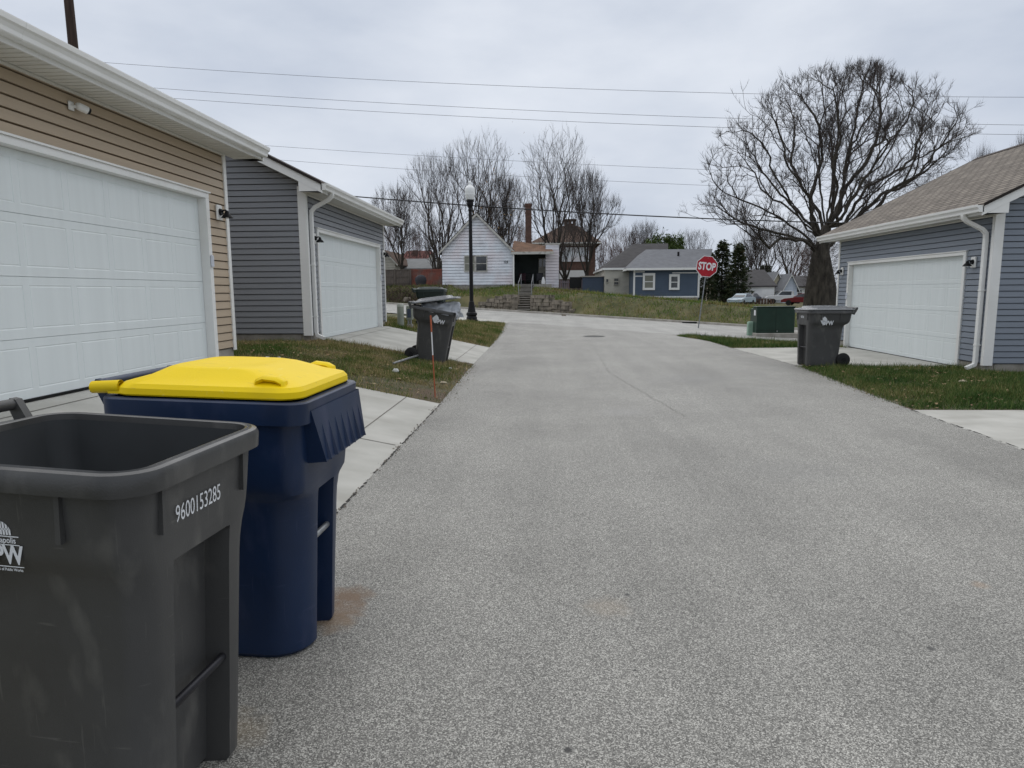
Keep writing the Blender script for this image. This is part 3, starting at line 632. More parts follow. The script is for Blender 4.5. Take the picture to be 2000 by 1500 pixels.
def wheel(par, s, y, name='wheel'):
    mb = MB(); pr = [(0.06, -0.03), (0.118, -0.032), (0.132, -0.022), (0.136, 0.0), (0.132, 0.022), (0.118, 0.032), (0.06, 0.03)]
    n = 24; mb.loft([[(-0.285+r*math.cos(2*math.pi*k/n), y+d, 0.136+r*math.sin(2*math.pi*k/n)) for k in range(n)] for r, d in pr], True, True)
    w = mb.build(name, M['rubber'], par, smooth=40)
    mb = MB(); mb.tube([(-0.285, y-0.036, 0.136), (-0.285, y+0.036, 0.136)], 0.045, 12); mb.build('hub', M['black'], w, smooth=40)
    return w
def rot_of(yaw, tilt): return Matrix.Rotation(R(yaw), 3, 'Z') @ Matrix.Rotation(R(tilt), 3, 'Y')
def logo(par, side, x, z, size, m, full):
    """city mark printed on the collar of a side wall: dome over lettering"""
    ux = 1 if side < 0 else -1; sl = 0.094; k = size
    Y = lambda zz: side*(0.345+(zz-0.87)*sl+0.003)
    u = (ux, 0, 0); v = (0, side*sl, 1); O = lambda a, b: (x+ux*a*k, Y(z+b*k), z+b*k)
    mb = MB()
    if full:
        pts = [(-0.075, 0.072), (-0.062, 0.105), (-0.035, 0.145), (-0.012, 0.162), (0.0, 0.182), (0.012, 0.162), (0.035, 0.145), (0.062, 0.105), (0.075, 0.072)]
        vs, n = [], len(pts)
        # the dome is printed as bars with bare slots between them
        for i in range(9):
            a0 = -0.066+i*0.0148; a1 = a0+0.0105; top = lambda a: 0.074+0.062*math.sqrt(max(0.0, 1-(a/0.068)**2))
            mb.add([O(a0, 0.075), O(a1, 0.075), O(a1, top(a1)), O(a0, top(a0))], [(0, 1, 2, 3)])
        mb.add([O(-0.062, 0.096), O(0.062, 0.096), O(0.056, 0.104), O(-0.056, 0.104)], [(0, 1, 2, 3)])
        for b0, b1, w in ((0.0665, 0.071, 0.10), (0.030, 0.034, 0.10), (-0.066, -0.062, 0.108)): mb.add([O(-w, b0), O(w, b0), O(w, b1), O(-w, b1)], [(0, 1, 2, 3)])
        put_text(mb, 'Indianapolis', 0.036*k, O(0, 0.051), u, v, 0.0004, 0.98)
        put_text(mb, 'DPW', 0.112*k, O(0, -0.016), u, v, 0.0022, 0.86)
        put_text(mb, 'Department of Public Works', 0.0175*k, O(0, -0.078), u, v, 0.0002, 0.98)
    else:
        mb.add([O(a, b) for a, b in ((-0.10, 0.02), (-0.055, 0.075), (-0.03, 0.10), (-0.005, 0.085), (0.015, 0.06), (0.03, 0.03), (0.0, -0.005), (-0.03, -0.06), (-0.05, -0.065), (-0.075, -0.03))], [tuple(range(10))])
        put_text(mb, 'DPW', 0.115*k, O(0.045, -0.03), u, v, 0.004, 0.8)
    return mb.build('printed_logo', m, par, fix=False)
def side_x(par, yaw, tilt, px, py, z):
    """local x on the side wall (towards the camera) seen at a photo pixel, near height z"""
    M3 = rot_of(yaw, tilt); sc_ = Vector(par.scale); vr = M3.transposed() @ Vector(ray(px, py)); c0 = M3.transposed() @ (Vector(CAM)-Vector(par.location))
    yl = -(0.345+(z-0.87)*0.094+0.003)*sc_.y; t = (yl-c0.y)/vr.y; q = c0+vr*t; return q.x/sc_.x, q.z/sc_.z
def bin_thing(label, base, yaw, tilt, body, hr=1.10, pock=0.80, bar_z=0.37, square=False, rim=None, scale=(1, 1, 1), name='wheeled_bin', group=None, barmat=None, inner=True, nw=0.165, rl=0.075):
    g = thing(name, label, 'bin', base, (0, R(tilt), R(yaw)), group); g.scale = scale
    b = bin_body(body, pock, hr, nw, rl).build('body', body, g, smooth=32)
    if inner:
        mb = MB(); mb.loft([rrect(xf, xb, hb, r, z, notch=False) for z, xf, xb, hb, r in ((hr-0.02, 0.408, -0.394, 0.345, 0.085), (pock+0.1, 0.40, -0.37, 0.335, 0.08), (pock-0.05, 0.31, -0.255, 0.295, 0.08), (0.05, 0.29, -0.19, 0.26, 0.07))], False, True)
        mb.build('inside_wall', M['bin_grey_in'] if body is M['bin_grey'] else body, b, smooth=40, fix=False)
    bin_rim(hr, square).build('rim', rim or body, g, smooth=38)
    mb = MB(); mb.tube([(0.375, -nw-0.01, bar_z), (0.375, nw+0.01, bar_z)], 0.0145, 12); mb.build('lift_bar', barmat or M['dark_metal'], g, smooth=40)
    h = MB(); h.tube([(-0.505, -0.27, hr+0.035), (-0.505, 0.27, hr+0.035)], 0.019, 12)
    for s in (-1, 1): h.prism([(-0.42, hr-0.075), (-0.44, hr-0.02), (-0.49, hr+0.052), (-0.515, hr+0.055), (-0.527, hr+0.035), (-0.515, hr+0.01), (-0.46, hr-0.09)], 'y', s*0.27-0.016, s*0.27+0.016)
    h.build('handle', body, g, smooth=35)
    for s in (-1, 1): wheel(g, s, s*0.285)
    mb = MB(); mb.tube([(-0.285, -0.3, 0.136), (-0.285, 0.3, 0.136)], 0.011, 8); mb.build('axle', M['dark_metal'], g, smooth=40)
    return g
def base_from(P, local, yaw, tilt, sc, zfloor=None):
    """foot and scale of a bin whose rim point local lies at P; zfloor fits the height so that the foot stands there"""
    l = Vector(local); t = R(tilt); zs = sc
    if zfloor is not None: zs = (P[2]-zfloor+l.x*sc*math.sin(t))/(l.z*math.cos(t))
    return tuple(Vector(P)-rot_of(yaw, tilt) @ Vector((l.x*sc, l.y*sc, l.z*zs))), (sc, sc, zs)

# open charcoal bin, nearest
yaw, tl = -3.75, 2.5
BB = base_from((-1.027, 1.938, 1.15), (0.425, 0, 1.10), yaw, tl, 0.91, 0.012)
G1 = bin_thing('open charcoal wheeled bin with no lid on, printed number on its front, nearest the camera', *BB[:1], yaw, tl, M['bin_grey'], scale=BB[1], rim=M['bin_grey_rim'], group='charcoal wheeled bins')
mb = MB(); put_text(mb, '9600153285', 0.068, (0.4255, -0.04, 0.940), (0, 1, 0), (0.004, 0, 1), 0.0, 0.76); mb.build('printed_number', M['label_white'], G1, fix=False)
lx, lz = side_x(G1, yaw, tl, 42, 1085, 0.9); print('logo at', lx, lz)
LG = logo(G1, -1, lx-0.108*0.62, lz+0.005, 0.62, M['label_white'], True)
# lid hanging open behind
mb = MB(); mb.loft([rrect(0.36, -0.44, 0.375, 0.06, z, notch=False) for z in (0.0, 0.02)]+[rrect(0.34, -0.42, 0.355, 0.06, 0.03, notch=False)], True, True)
mb.m = None; vs = [(-0.53-z, y, 1.075-(x+0.44)) for x, y, z in mb.v]; mb.v = vs; mb.build('hanging_lid', M['bin_grey'], G1, smooth=35)

# navy bin with yellow lid
yaw, tl = -1.7, 1.6
BB = base_from((-0.968, 2.999, 1.160), (0.459, 0, 1.10), yaw, tl, 0.965, 0.006)
G2 = bin_thing('navy blue wheeled bin with a bright yellow lid, behind the open charcoal bin', BB[0], yaw, tl, M['bin_blue'], pock=0.68, bar_z=0.47, square=True, scale=BB[1], nw=0.105, rl=0.165, barmat=M['steel'], inner=False)
mb = MB()   # flared apron below the front rim with triangular gussets
ya, yb = -0.30, 0.365
mb.add([(0.461, ya, 1.06), (0.461, yb, 1.06), (0.505, yb-0.03, 0.845), (0.505, ya+0.06, 0.845), (0.40, ya, 1.06), (0.40, yb, 1.06), (0.415, yb-0.03, 0.835), (0.415, ya+0.06, 0.835)],
       [(0, 1, 2, 3), (0, 3, 7, 4), (1, 5, 6, 2), (3, 2, 6, 7)])
for i in range(7):
    y = ya+0.09+i*0.085; w = 0.016
    mb.add([(0.4625, y, 1.035), (0.478, y-w, 0.85), (0.478, y+w, 0.85), (0.519, y, 0.850)], [(0, 1, 3), (0, 3, 2), (1, 2, 3), (0, 2, 1)])
mb.build('front_apron', M['bin_blue'], G2)
mb = MB()
def lidsec(xf, xb, hb, r, z, dip=0.0): return [(x, y, zz) for x, y, zz in rrect(xf, xb, hb, r, z, notch=False, k=7)]
mb.loft([lidsec(0.425, -0.40, 0.365, 0.10, 1.106), lidsec(0.43, -0.405, 0.37, 0.10, 1.112), lidsec(0.428, -0.40, 0.368, 0.10, 1.135), lidsec(0.415, -0.38, 0.355, 0.10, 1.152), lidsec(0.33, -0.30, 0.285, 0.09, 1.175), lidsec(0.22, -0.235, 0.245, 0.09, 1.205), lidsec(0.17, -0.21, 0.22, 0.09, 1.213), lidsec(0.13, -0.18, 0.17, 0.09, 1.206)], True, True)
LD = mb.build('lid', M['yellow'], G2, smooth=28)
for s in (-1, 1):
    mb = MB(); yl = s*0.30
    mb.tube([(0.225, yl, 1.148), (0.235, yl, 1.172), (0.262, yl, 1.183), (0.318, yl, 1.178), (0.345, yl, 1.166), (0.35, yl, 1.14)], [0.013]*6, 8)
    for q in (0, 1): pass
    mb.v = [(x, yl+(y-yl)*2.6, z) for x, y, z in mb.v]
    mb.build('lid_loop', M['yellow'], LD, smooth=45)
    mb = MB(); n = 14
    pts = [(-0.37, s*0.325, 1.135), (-0.50, s*0.325, 1.128)]
    for rr in (0.024,): mb.tube(pts, [0.026, 0.024], n, False); mb.tube(pts[::-1], [0.016, 0.017], n, False)
    mb.loft([[(-0.50, s*0.325+rr*math.cos(2*math.pi*k/n), 1.128+rr*math.sin(2*math.pi*k/n)) for k in range(n)] for rr in (0.024, 0.016)])
    mb.box(-0.42, -0.36, s*0.325-0.02, s*0.325+0.02, 1.108, 1.135)
    mb.build('hinge_tube', M['yellow'], LD, smooth=50)

# bins farther off
def closed_lid(g, m, hr=1.10):
    mb = MB(); mb.loft([rrect(0.47, -0.45, 0.40, 0.12, hr+0.002, notch=False), rrect(0.475, -0.455, 0.405, 0.12, hr+0.012, notch=False), rrect(0.46, -0.44, 0.39, 0.12, hr+0.03, notch=False), rrect(0.36, -0.36, 0.31, 0.1, hr+0.045, notch=False), rrect(0.34, -0.33, 0.29, 0.1, hr+0.075, notch=False), rrect(0.2, -0.2, 0.2, 0.1, hr+0.085, notch=False)], True, True)
    return mb.build('lid', m, g, smooth=35)
yaw, tl = 183.0, 0.0
G3 = bin_thing('charcoal wheeled bin with its lid shut, on the concrete before the slate blue garage', (5.78, 14.62, 0.012), yaw, tl, M['bin_grey'], scale=(1.06, 1.06, 1.06), group='charcoal wheeled bins', inner=False)
closed_lid(G3, M['lid_sky_grey'])
logo(G3, 1, 0.12, 0.885, 1.0, M['label_white'], False)
mb = MB(); put_text(mb, '9600148', 0.07, (0.4255, 0.0, 0.965), (0, 1, 0), (0.004, 0, 1), 0.001, 0.6); mb.build('printed_number', M['label_white'], G3, fix=False)
yaw, tl = 0.5, 10.9
bx, by = -2.42, 14.30
G4 = bin_thing('charcoal wheeled bin leaning on the driveway slope, plastic bag under its propped lid', base_from((-1.90, 14.3, 1.17), (0.455, 0.0, 1.10), yaw, tl, 1.05)[0], yaw, tl, M['bin_grey'], scale=(1.05, 1.05, 1.05), group='charcoal wheeled bins', inner=True)
logo(G4, -1, 0.12, 0.90, 1.0, M['label_white'], False)
mb = MB(); mb.loft([rrect(0.93, 0.0, 0.40, 0.12, 0.0, notch=False), rrect(0.935, 0.0, 0.405, 0.12, 0.012, notch=False), rrect(0.92, 0.01, 0.39, 0.12, 0.035, notch=False), rrect(0.80, 0.10, 0.31, 0.1, 0.05, notch=False), rrect(0.76, 0.16, 0.28, 0.1, 0.085, notch=False), rrect(0.6, 0.3, 0.2, 0.1, 0.09, notch=False)], True, True)
a_ = R(17.5); mb.v = [(-0.45+x*math.cos(a_)-z*math.sin(a_), y, 1.105+x*math.sin(a_)+z*math.cos(a_)) for x, y, z in mb.v]
mb.build('lid', M['lid_sky_grey'], G4, smooth=35)
mb = MB(); secs = []
n = 28
for i in range(9):
    f = i/8.0; sec = []
    for k in range(n):
        a = 2*math.pi*k/n; rr = 0.40*(1-0.25*f)*(1+0.10*math.sin(5*a+3*f)+0.08*math.sin(9*a-5*f)+rnd.uniform(-.05, .05))
        sec.append((0.10+rr*math.cos(a)*1.05, rr*math.sin(a)*0.95, 1.03+0.19*f+(rnd.uniform(-.02, .02))+0.10*max(0, math.cos(a))*f))
    secs.append(sec)
mb.loft(secs, True, True)
for k in range(16):      # flaps of plastic hanging over the front edge
    y = -0.36+k*0.045; l_ = rnd.uniform(0.03, 0.12); w = 0.03
    mb.add([(0.44, y-w, 1.13), (0.44, y+w, 1.13+rnd.uniform(0, .06)), (0.475+rnd.uniform(0, .03), y+w, 1.10-l_*0.4), (0.475, y-w, 1.10-l_*0.4), (0.468+rnd.uniform(0, .04), y+w*0.6, 1.09-l_), (0.468, y-w*0.6, 1.09-l_)], [(0, 1, 2, 3), (3, 2, 4, 5)])
B = mb.build('rubbish_bag', M['bag'], None, smooth=60, fix=False); B.matrix_world = Matrix.LocRotScale(G4.location, G4.rotation_euler, G4.scale); tag(B, 'crumpled translucent plastic bag bulging from the propped charcoal bin', 'plastic bag')
q = gnd(826, 637); 
yaw, tl = 2.0, 0.0
G5 = bin_thing('dark green wheeled bin, half hidden behind the bin with the bag', (q[0]+0.22, q[1]+0.35, Z(q[0]+0.22, q[1]+0.35)-0.01), yaw, tl, M['bin_green'], scale=(1.12, 1.12, 1.12), inner=False)
closed_lid(G5, M['bin_green'])
mb = MB(); mb.loft([rrect(0.3, -0.3, 0.25, 0.1, 1.187, notch=False), rrect(0.28, -0.28, 0.23, 0.1, 1.194, notch=False)], True, True)

# ---------------------------------------------------------------- street furniture
def px_h(p, py, px=None):      # height above p of photo row py at p's depth
    return at(px if px else 1000, py, p[1])[2]-p[2]
# stop sign
p = gnd(1364, 641); top = at(1380.5, 500, p[1]); bot = at(1380.5, 541, p[1]); c = (top+bot)/2; hs = (top[2]-bot[2])/2
S = thing('stop_sign', 'red octagonal STOP sign on a leaning steel post at the alley mouth', 'sign', (p[0], p[1], p[2]-0.05))
d = np.array([c[0]-p[0], -0.0, c[2]-p[2]]); d = d/np.linalg.norm(d)
L_ = (top[2]-p[2])/d[2]
mb = MB()
def onp(l, o=0.0): return (p[0]+d[0]*l, p[1]+o, p[2]+d[2]*l)
w = 0.030
mb.loft([[(onp(l)[0]+a, p[1]+b, onp(l)[2]) for a, b in ((-w, 0.015), (-0.016, 0.015), (-0.012, -0.02), (0.012, -0.02), (0.016, 0.015), (w, 0.015), (w, 0.019), (0.012, 0.019), (0.008, -0.014), (-0.008, -0.014), (-0.012, 0.019), (-w, 0.019))] for l in (-0.3, L_*0.99)], True, True)
mb.build('post', M['steel'], S, world=True)
ux = np.array([d[2], 0, -d[0]]); uz = d; cc = np.array([c[0], p[1]-0.026, c[2]])
M['sign_red'] = mat('sign_red', (0.36, 0.007, 0.018), 0.4, 0.08, 3); M['sign_white'] = mat('sign_white', (0.72, 0.72, 0.72), 0.4, 0.03)
def octa(r, y): return [tuple(cc+ux*(r/math.cos(R(22.5)))*math.cos(R(22.5+45*k))+uz*(r/math.cos(R(22.5)))*math.sin(R(22.5+45*k))+np.array([0, y, 0])) for k in range(8)]
mb = MB(); mb.loft([octa(hs, 0.004), octa(hs, 0.0)], True, True); pl = mb.build('plate', M['sign_white'], S, world=True); ORG[pl.name] = ORG[S.name]
mb = MB(); mb.add(octa(hs*0.945, -0.003), [tuple(range(8))]); mb.build('red_field', M['sign_red'], pl, world=True, fix=False)
mb = MB(); put_text(mb, 'STOP', hs*0.98, tuple(cc+np.array([0, -0.006, 0])-uz*0.02*hs), tuple(ux), tuple(uz), 0.018, 0.70); mb.build('lettering', M['sign_white'], pl, world=True, fix=False)
mb = MB()
for k in (-0.8, 0.8):
    q = cc+uz*hs*k; mb.tube([(q[0], q[1]+0.03, q[2]), (q[0], q[1]-0.012, q[2])], 0.013, 8)
mb.each('bolt', M['steel'], S, world=True)

# street lamp
p = gnd(921.5, 628); H = px_h(p, 353, 921)
S = thing('street_lamp', 'black post lamp with a white acorn globe, beside the left corner', 'street lamp', tuple(p))
k = H/4.3
mb = MB(); mb.lathe([(0.27*k*.72, -0.05), (0.27*k*.72, 0.06*k), (0.235*k*.72, 0.07*k), (0.235*k*.72, 0.13*k), (0.20*k*.72, 0.17*k), (0.24*k*.72, 0.22*k), (0.23*k*.72, 0.27*k), (0.18*k*.72, 0.30*k), (0.15*k*.72, 0.42*k), (0.115*k*.72, 0.58*k), (0.11*k*.72, 0.62*k), (0.085*k*.72, 0.64*k)], 20); bs = mb.build('post_base', M['black'], S, smooth=35)
mb = MB()
n = 16; secs = []
for z in (0.6, 0.62, 3.42):
    r = (0.066-0.004*z)*k
    secs.append([(r*(1-0.10*(i % 2))*math.cos(2*math.pi*i/n), r*(1-0.10*(i % 2))*math.sin(2*math.pi*i/n), z*k) for i in range(n)])
mb.loft(secs, True, True); mb.build('post', M['black'], S)
mb = MB(); mb.lathe([(0.06*k, 3.40*k), (0.075*k, 3.43*k), (0.055*k, 3.46*k), (0.055*k, 3.50*k), (0.09*k, 3.54*k), (0.105*k, 3.60*k), (0.10*k, 3.66*k), (0.118*k, 3.68*k), (0.118*k, 3.73*k), (0.1*k, 3.74*k)], 18); mb.build('fitter', M['black'], S, smooth=35)
mb = MB(); mb.lathe([(0.11*k, 3.735*k), (0.135*k, 3.80*k), (0.150*k, 3.88*k), (0.155*k, 3.905*k), (0.150*k, 3.915*k), (0.155*k, 3.93*k), (0.152*k, 4.05*k), (0.14*k, 4.09*k), (0.10*k, 4.13*k), (0.055*k, 4.17*k), (0.045*k, 4.2*k), (0.05*k, 4.23*k), (0.035*k, 4.28*k), (0.004, 4.30*k)], 24); mb.build('globe', M['clear_white'], S, smooth=50)

# pad-mounted transformer
M['cab_green'] = overlay(mat('dark_green_paint', (0.013, 0.034, 0.023), 0.4, 0.12, 3), (0.035, 0.05, 0.035), 4, 0.6, 0.8, amt=0.5)
p = gnd(1480, 657); Yt = p[1]; x0 = at(1479, 600, Yt)[0]; x1 = at(1554, 600, Yt)[0]; zt = at(1500, 600, Yt)[2]; zb = p[2]+0.14
S = thing('transformer_box', 'large dark green electrical cabinet on a concrete pad', 'utility box', ((x0+x1)/2, Yt+0.6, p[2]))
mb = MB(); mb.bbox(x0-0.03, x1+0.4, Yt-0.16, Yt+1.35, p[2]-0.3, zb, 0.02); mb.build('concrete_pad', M['curb'], S, world=True)
mb = MB(); mb.bbox(x0, x1, Yt, Yt+0.62, zb+0.001, zt, 0.02); mb.bbox(x0-0.02, x1+0.02, Yt-0.02, Yt+0.64, zt+0.001, zt+0.03, 0.012)
mb.bbox(x0+0.06, x1-0.06, Yt+0.621, Yt+1.15, zb+0.001, zt-0.08, 0.02); cb = mb.build('cabinet', M['cab_green'], S, world=True); ORG[cb.name] = ORG[S.name]
mb = MB(); xm = (x0+x1)/2; mb.box(xm-0.004, xm+0.004, Yt-0.004, Yt-0.0005, zb+0.05, zt-0.01); mb.box(x0+0.02, x1-0.02, Yt-0.006, Yt-0.0005, zb+0.12, zb+0.128)
mb.build('door_seam', M['black'], cb, world=True)
mb = MB(); mb.box(x0-0.004, x0-0.001, Yt+0.18, Yt+0.42, zt-0.36, zt-0.13); mb.build('warning_sticker', M['sign_white'], cb, world=True)
mb = MB(); mb.bbox(xm+0.05, xm+0.09, Yt-0.035, Yt-0.0005, zb+0.05, zb+0.11, 0.008); mb.build('latch', M['steel'], cb, world=True)
# small pale green pedestals and meter box
M['ped_green'] = mat('pale_green_plastic', (0.27, 0.40, 0.31), 0.6, 0.08, 6); M['ped_grey'] = mat('grey_green_plastic', (0.27, 0.29, 0.24), 0.65, 0.1, 4)
p = gnd(1466, 655)
S = thing('utility_pedestal', 'small ribbed pale green pedestal left of the transformer', 'utility box', tuple(p)); h = px_h(p, 628, 1470)
mb = MB(); mb.bbox(-0.15, 0.13, -0.12, 0.12, -0.05, h, 0.03)
pb = mb.build('housing', M['ped_green'], S)
mb = MB()
for i in range(7): mb.box(-0.155, 0.135, -0.128, -0.10, 0.05+i*h/8, 0.05+i*h/8+0.022)
mb.build('vent_fin', M['ped_green'], pb)
p = gnd(783, 637); h = px_h(p, 593, 783)
S = thing('utility_pedestal', 'round grey green utility post with a pale cap, beside the grey garage', 'utility post', tuple(p)); r = 6.6/FL*p[1]
mb = MB(); mb.tube([(0, 0, -0.1), (0, 0, h*0.88)], r, 20); mb.build('post_body', M['ped_grey'], S, smooth=40)
mb = MB(); mb.lathe([(r*1.06, h*0.86), (r*1.08, h*0.96), (r*0.9, h), (0.01, h)], 20); mb.build('cap', mat('pale_cap', (0.45, 0.46, 0.40), 0.5, 0.1), S, smooth=40)
p = gnd(801, 639); h = px_h(p, 597, 801); r = 6/FL*p[1]
S = thing('meter_box', 'narrow grey utility box with a dark front panel, right of the round post', 'utility box', tuple(p))
mb = MB(); mb.bbox(-r, r, -0.1, 0.1, h*0.36, h, 0.02); bx_ = mb.build('box_body', M['ped_grey'], S)
mb = MB(); mb.box(-r*0.62, r*0.62, -0.108, -0.1005, h*0.45, h*0.86); mb.build('panel', mat('blue_grey_panel', (0.05, 0.065, 0.10), 0.4, 0.3, 12), bx_)
mb = MB(); mb.box(-r*0.9, r*0.9, -0.09, 0.09, -0.05, h*0.14); mb.build('foot', M['curb'], S)
mb = MB()
for s in (-0.5, 0.3): mb.tube([(s*r, 0, 0.0), (s*r, 0, h*0.37)], 0.03, 8)
mb.each('conduit', M['steel'], S, smooth=50)
# orange marker stake
p = gnd(850, 776); Yp = p[1]; tp = at(841, 616, Yp)
S = thing('marker_stake', 'thin orange and white marker stake leaning in the grass strip', 'marker stake', tuple(p))
v = np.array(tp)-p
M['orange'] = mat('orange_fibreglass', (0.38, 0.095, 0.04), 0.5, 0.2, 20)
def seg(a, b, r, n, m): MB().tube([tuple(v*a), tuple(v*b)], r, 8).build(n, m, S, smooth=50)
seg(-0.05, 0.52, 0.0095, 'shaft', M['orange']); seg(0.52, 0.80, 0.009, 'white_band', M['sign_white']); seg(0.80, 1.0, 0.013, 'tip', M['orange'])
# rod, litter
a, b = gnd(768, 713), gnd(816, 704)
S = MB().tube([(a[0], a[1], a[2]+0.03), (b[0], b[1], b[2]+0.10)], 0.022, 8).build('metal_rod', M['steel'], None, smooth=50); tag(S, 'thin pale rod lying in the grass by the leaning bin', 'rod')
M['litter'] = mat('white_litter', (0.62, 0.62, 0.60), 0.6, 0.1, 20)
M['litter_tan'] = mat('tan_litter', (0.42, 0.36, 0.26), 0.8, 0.15, 20)
def scrap(px, py, w, label, m, h=0.05):
    p = gnd(px, py); mb = MB(); n = 10; secs = []
    for f in (0.0, 0.35, 0.8, 1.0):
        secs.append([(p[0]+w*(1-0.55*f*f)*math.cos(2*math.pi*i/n)*rnd.uniform(.75, 1.1), p[1]+w*0.6*(1-0.5*f*f)*math.sin(2*math.pi*i/n)*rnd.uniform(.75, 1.1), p[2]+0.015+h*f*rnd.uniform(.75, 1.1)) for i in range(n)])
    mb.loft(secs, True, True); tag(mb.build('litter', m, None, smooth=30), label, 'litter')
scrap(773, 728, 0.065, 'crumpled white cup on the grass left of the stake', M['litter'], 0.06)
scrap(866, 749, 0.07, 'flattened tan wrapper on bare soil beside the stake', M['litter_tan'], 0.02)
scrap(879, 721, 0.04, 'small white scrap on the grass in front of the leaning bin', M['litter'], 0.02)
scrap(523, 703, 0.05, 'larger white scrap near the corner of the tan garage', M['litter'], 0.04)
scrap(545, 702, 0.035, 'smaller white scrap right of the larger one by the tan garage', M['litter'], 0.03)
scrap(1498, 671, 0.09, 'small white scrap on the grass below the transformer', M['litter'], 0.03)
scrap(1750, 724, 0.05, 'pale scrap in the grass left of the slate blue garage corner', M['litter_tan'], 0.03)
scrap(1880, 747, 0.075, 'pale yellow leaf clump in the middle of the right lawn', M['litter_tan'], 0.03)
# manhole and storm drain
p = gnd(1160, 657)
S = MB().lathe([(0.38, -0.02), (0.38, 0.006), (0.35, 0.010), (0.34, 0.006), (0.02, 0.008)], 24, (p[0], p[1], p[2])).build('manhole_cover', mat('cast_iron', (0.035, 0.034, 0.033), 0.6, 0.3, 15, metal=0.4), None); tag(S, 'dark iron manhole cover in the alley mouth', 'manhole cover')
x = at(1352, 632, 42)[0]; y = sline(15.18, x); z = Z(x, y)
S = MB().box(x-0.7, x+0.7, y-0.06, y+0.0, z-0.02, z+0.10).build('storm_drain', M['black'], None); tag(S, 'dark storm drain mouth in the far kerb', 'storm drain')
# ---------------------------------------------------------------- grass and litter of leaves
M['grass_l'] = blades('dormant_grass', [(0.055, 0.115, 0.018), (0.11, 0.15, 0.034), (0.25, 0.21, 0.08), (0.42, 0.335, 0.17), (0.17, 0.125, 0.075)], 0.45, 0.9)
M['grass_r'] = blades('lawn_grass', [(0.030, 0.075, 0.014), (0.055, 0.105, 0.021), (0.10, 0.14, 0.033), (0.20, 0.185, 0.068), (0.34, 0.28, 0.135)], 0.38, 0.7)
M['grass_h'] = blades('hill_grass', [(0.07, 0.135, 0.016), (0.13, 0.185, 0.03), (0.21, 0.20, 0.06), (0.27, 0.21, 0.095), (0.12, 0.09, 0.05)], 0.6, 0.28)
def inpoly(P, x, y):
    r = np.zeros(len(x), bool); n = len(P)
    for i in range(n):
        (x1, y1), (x2, y2) = P[i], P[(i+1) % n]
        if y1 == y2: continue
        c = ((y1 > y) != (y2 > y)) & (x < (x2-x1)*(y-y1)/(y2-y1)+x1); r ^= c
    return r
def grass(name, polys, dens, m, h, w, label, jit=0.06, keep=None):
    V = []; 
    for P in polys:
        xs = [p[0] for p in P]; ys = [p[1] for p in P]; A = (max(xs)-min(xs))*(max(ys)-min(ys)); n = int(A*dens)
        x = RS.uniform(min(xs), max(xs), n); y = RS.uniform(min(ys), max(ys), n)
        k = inpoly(P, x+RS.normal(0, jit, n), y+RS.normal(0, jit, n))
        if keep is not None: k &= keep(x, y)
        V.append(np.stack([x[k], y[k]], 1))
    P = np.concatenate(V); n = len(P); z = zf(P[:, 0], P[:, 1])-0.005
    a = RS.uniform(0, 2*np.pi, n); cl = 0.5+0.5*np.sin(P[:, 0]*3.1+1.7*np.sin(P[:, 1]*2.3))*np.sin(P[:, 1]*3.7+1.3*np.sin(P[:, 0]*1.9)); hh = h*RS.gamma(5, 0.2, n)*(0.55+1.0*cl); ww = w*RS.uniform(0.6, 1.4, n); ln = hh*RS.uniform(0.1, 0.9, n); b = RS.uniform(0, 2*np.pi, n)
    dx, dy = np.cos(a)*ww, np.sin(a)*ww
    v0 = np.stack([P[:, 0]-dx, P[:, 1]-dy, z], 1); v1 = np.stack([P[:, 0]+dx, P[:, 1]+dy, z], 1); v2 = np.stack([P[:, 0]+np.cos(b)*ln, P[:, 1]+np.sin(b)*ln, z+hh], 1)
    o = np_mesh(name, np.stack([v0, v1, v2], 1).reshape(-1, 3), np.arange(3*n).reshape(-1, 3), m)
    return stuff(o, label, 'grass')
vis = lambda x, y: (np.abs(x+0.053*y) < 0.82*y+0.5)
bare = lambda x, y: vis(x, y) & (RS.uniform(0, 1, len(x)) > 0.8*((x+2.2)**2/0.9+(y-10.3)**2/0.35 < 1)) & (RS.uniform(0, 1, len(x)) > 0.55*((x+1.7)**2/0.08 < 1))
grass('grass', [LAWNS[0]], 3600, M['grass_l'], 0.042, 0.0042, 'patchy dormant grass strip between the left driveways', keep=bare)
grass('grass', [LAWNS[1]], 3300, M['grass_r'], 0.055, 0.0045, 'green lawn in front of the slate blue garage', keep=vis)
grass('grass', [LAWNS[2]], 1100, M['grass_r'], 0.07, 0.008, 'grass corner round the stop sign and transformer', keep=vis)
grass('grass', [LAWNS[3]], 1300, M['grass_l'], 0.06, 0.007, 'grass corner round the street lamp', keep=vis)
XS0, XS1 = at(1012, 590, 52)[0], at(1036, 590, 52)[0]
hx = np.arange(-22, 30.1, 2.0)
HILL = [(x, sline(16.4, x)) for x in hx]+[(x, 68.0 if x < 4 else 64-0.4*x) for x in hx[::-1]]
grass('grass', [HILL], 75, M['grass_h'], 0.13, 0.022, 'rough grass on the bank across the street', jit=0.1, keep=lambda x, y: vis(x, y) & ~((x > -8.0) & (x < 2.4) & (y+0.7*x-48 < 2.6)) & ~((x > XS0-0.1) & (x < XS1+0.1)))
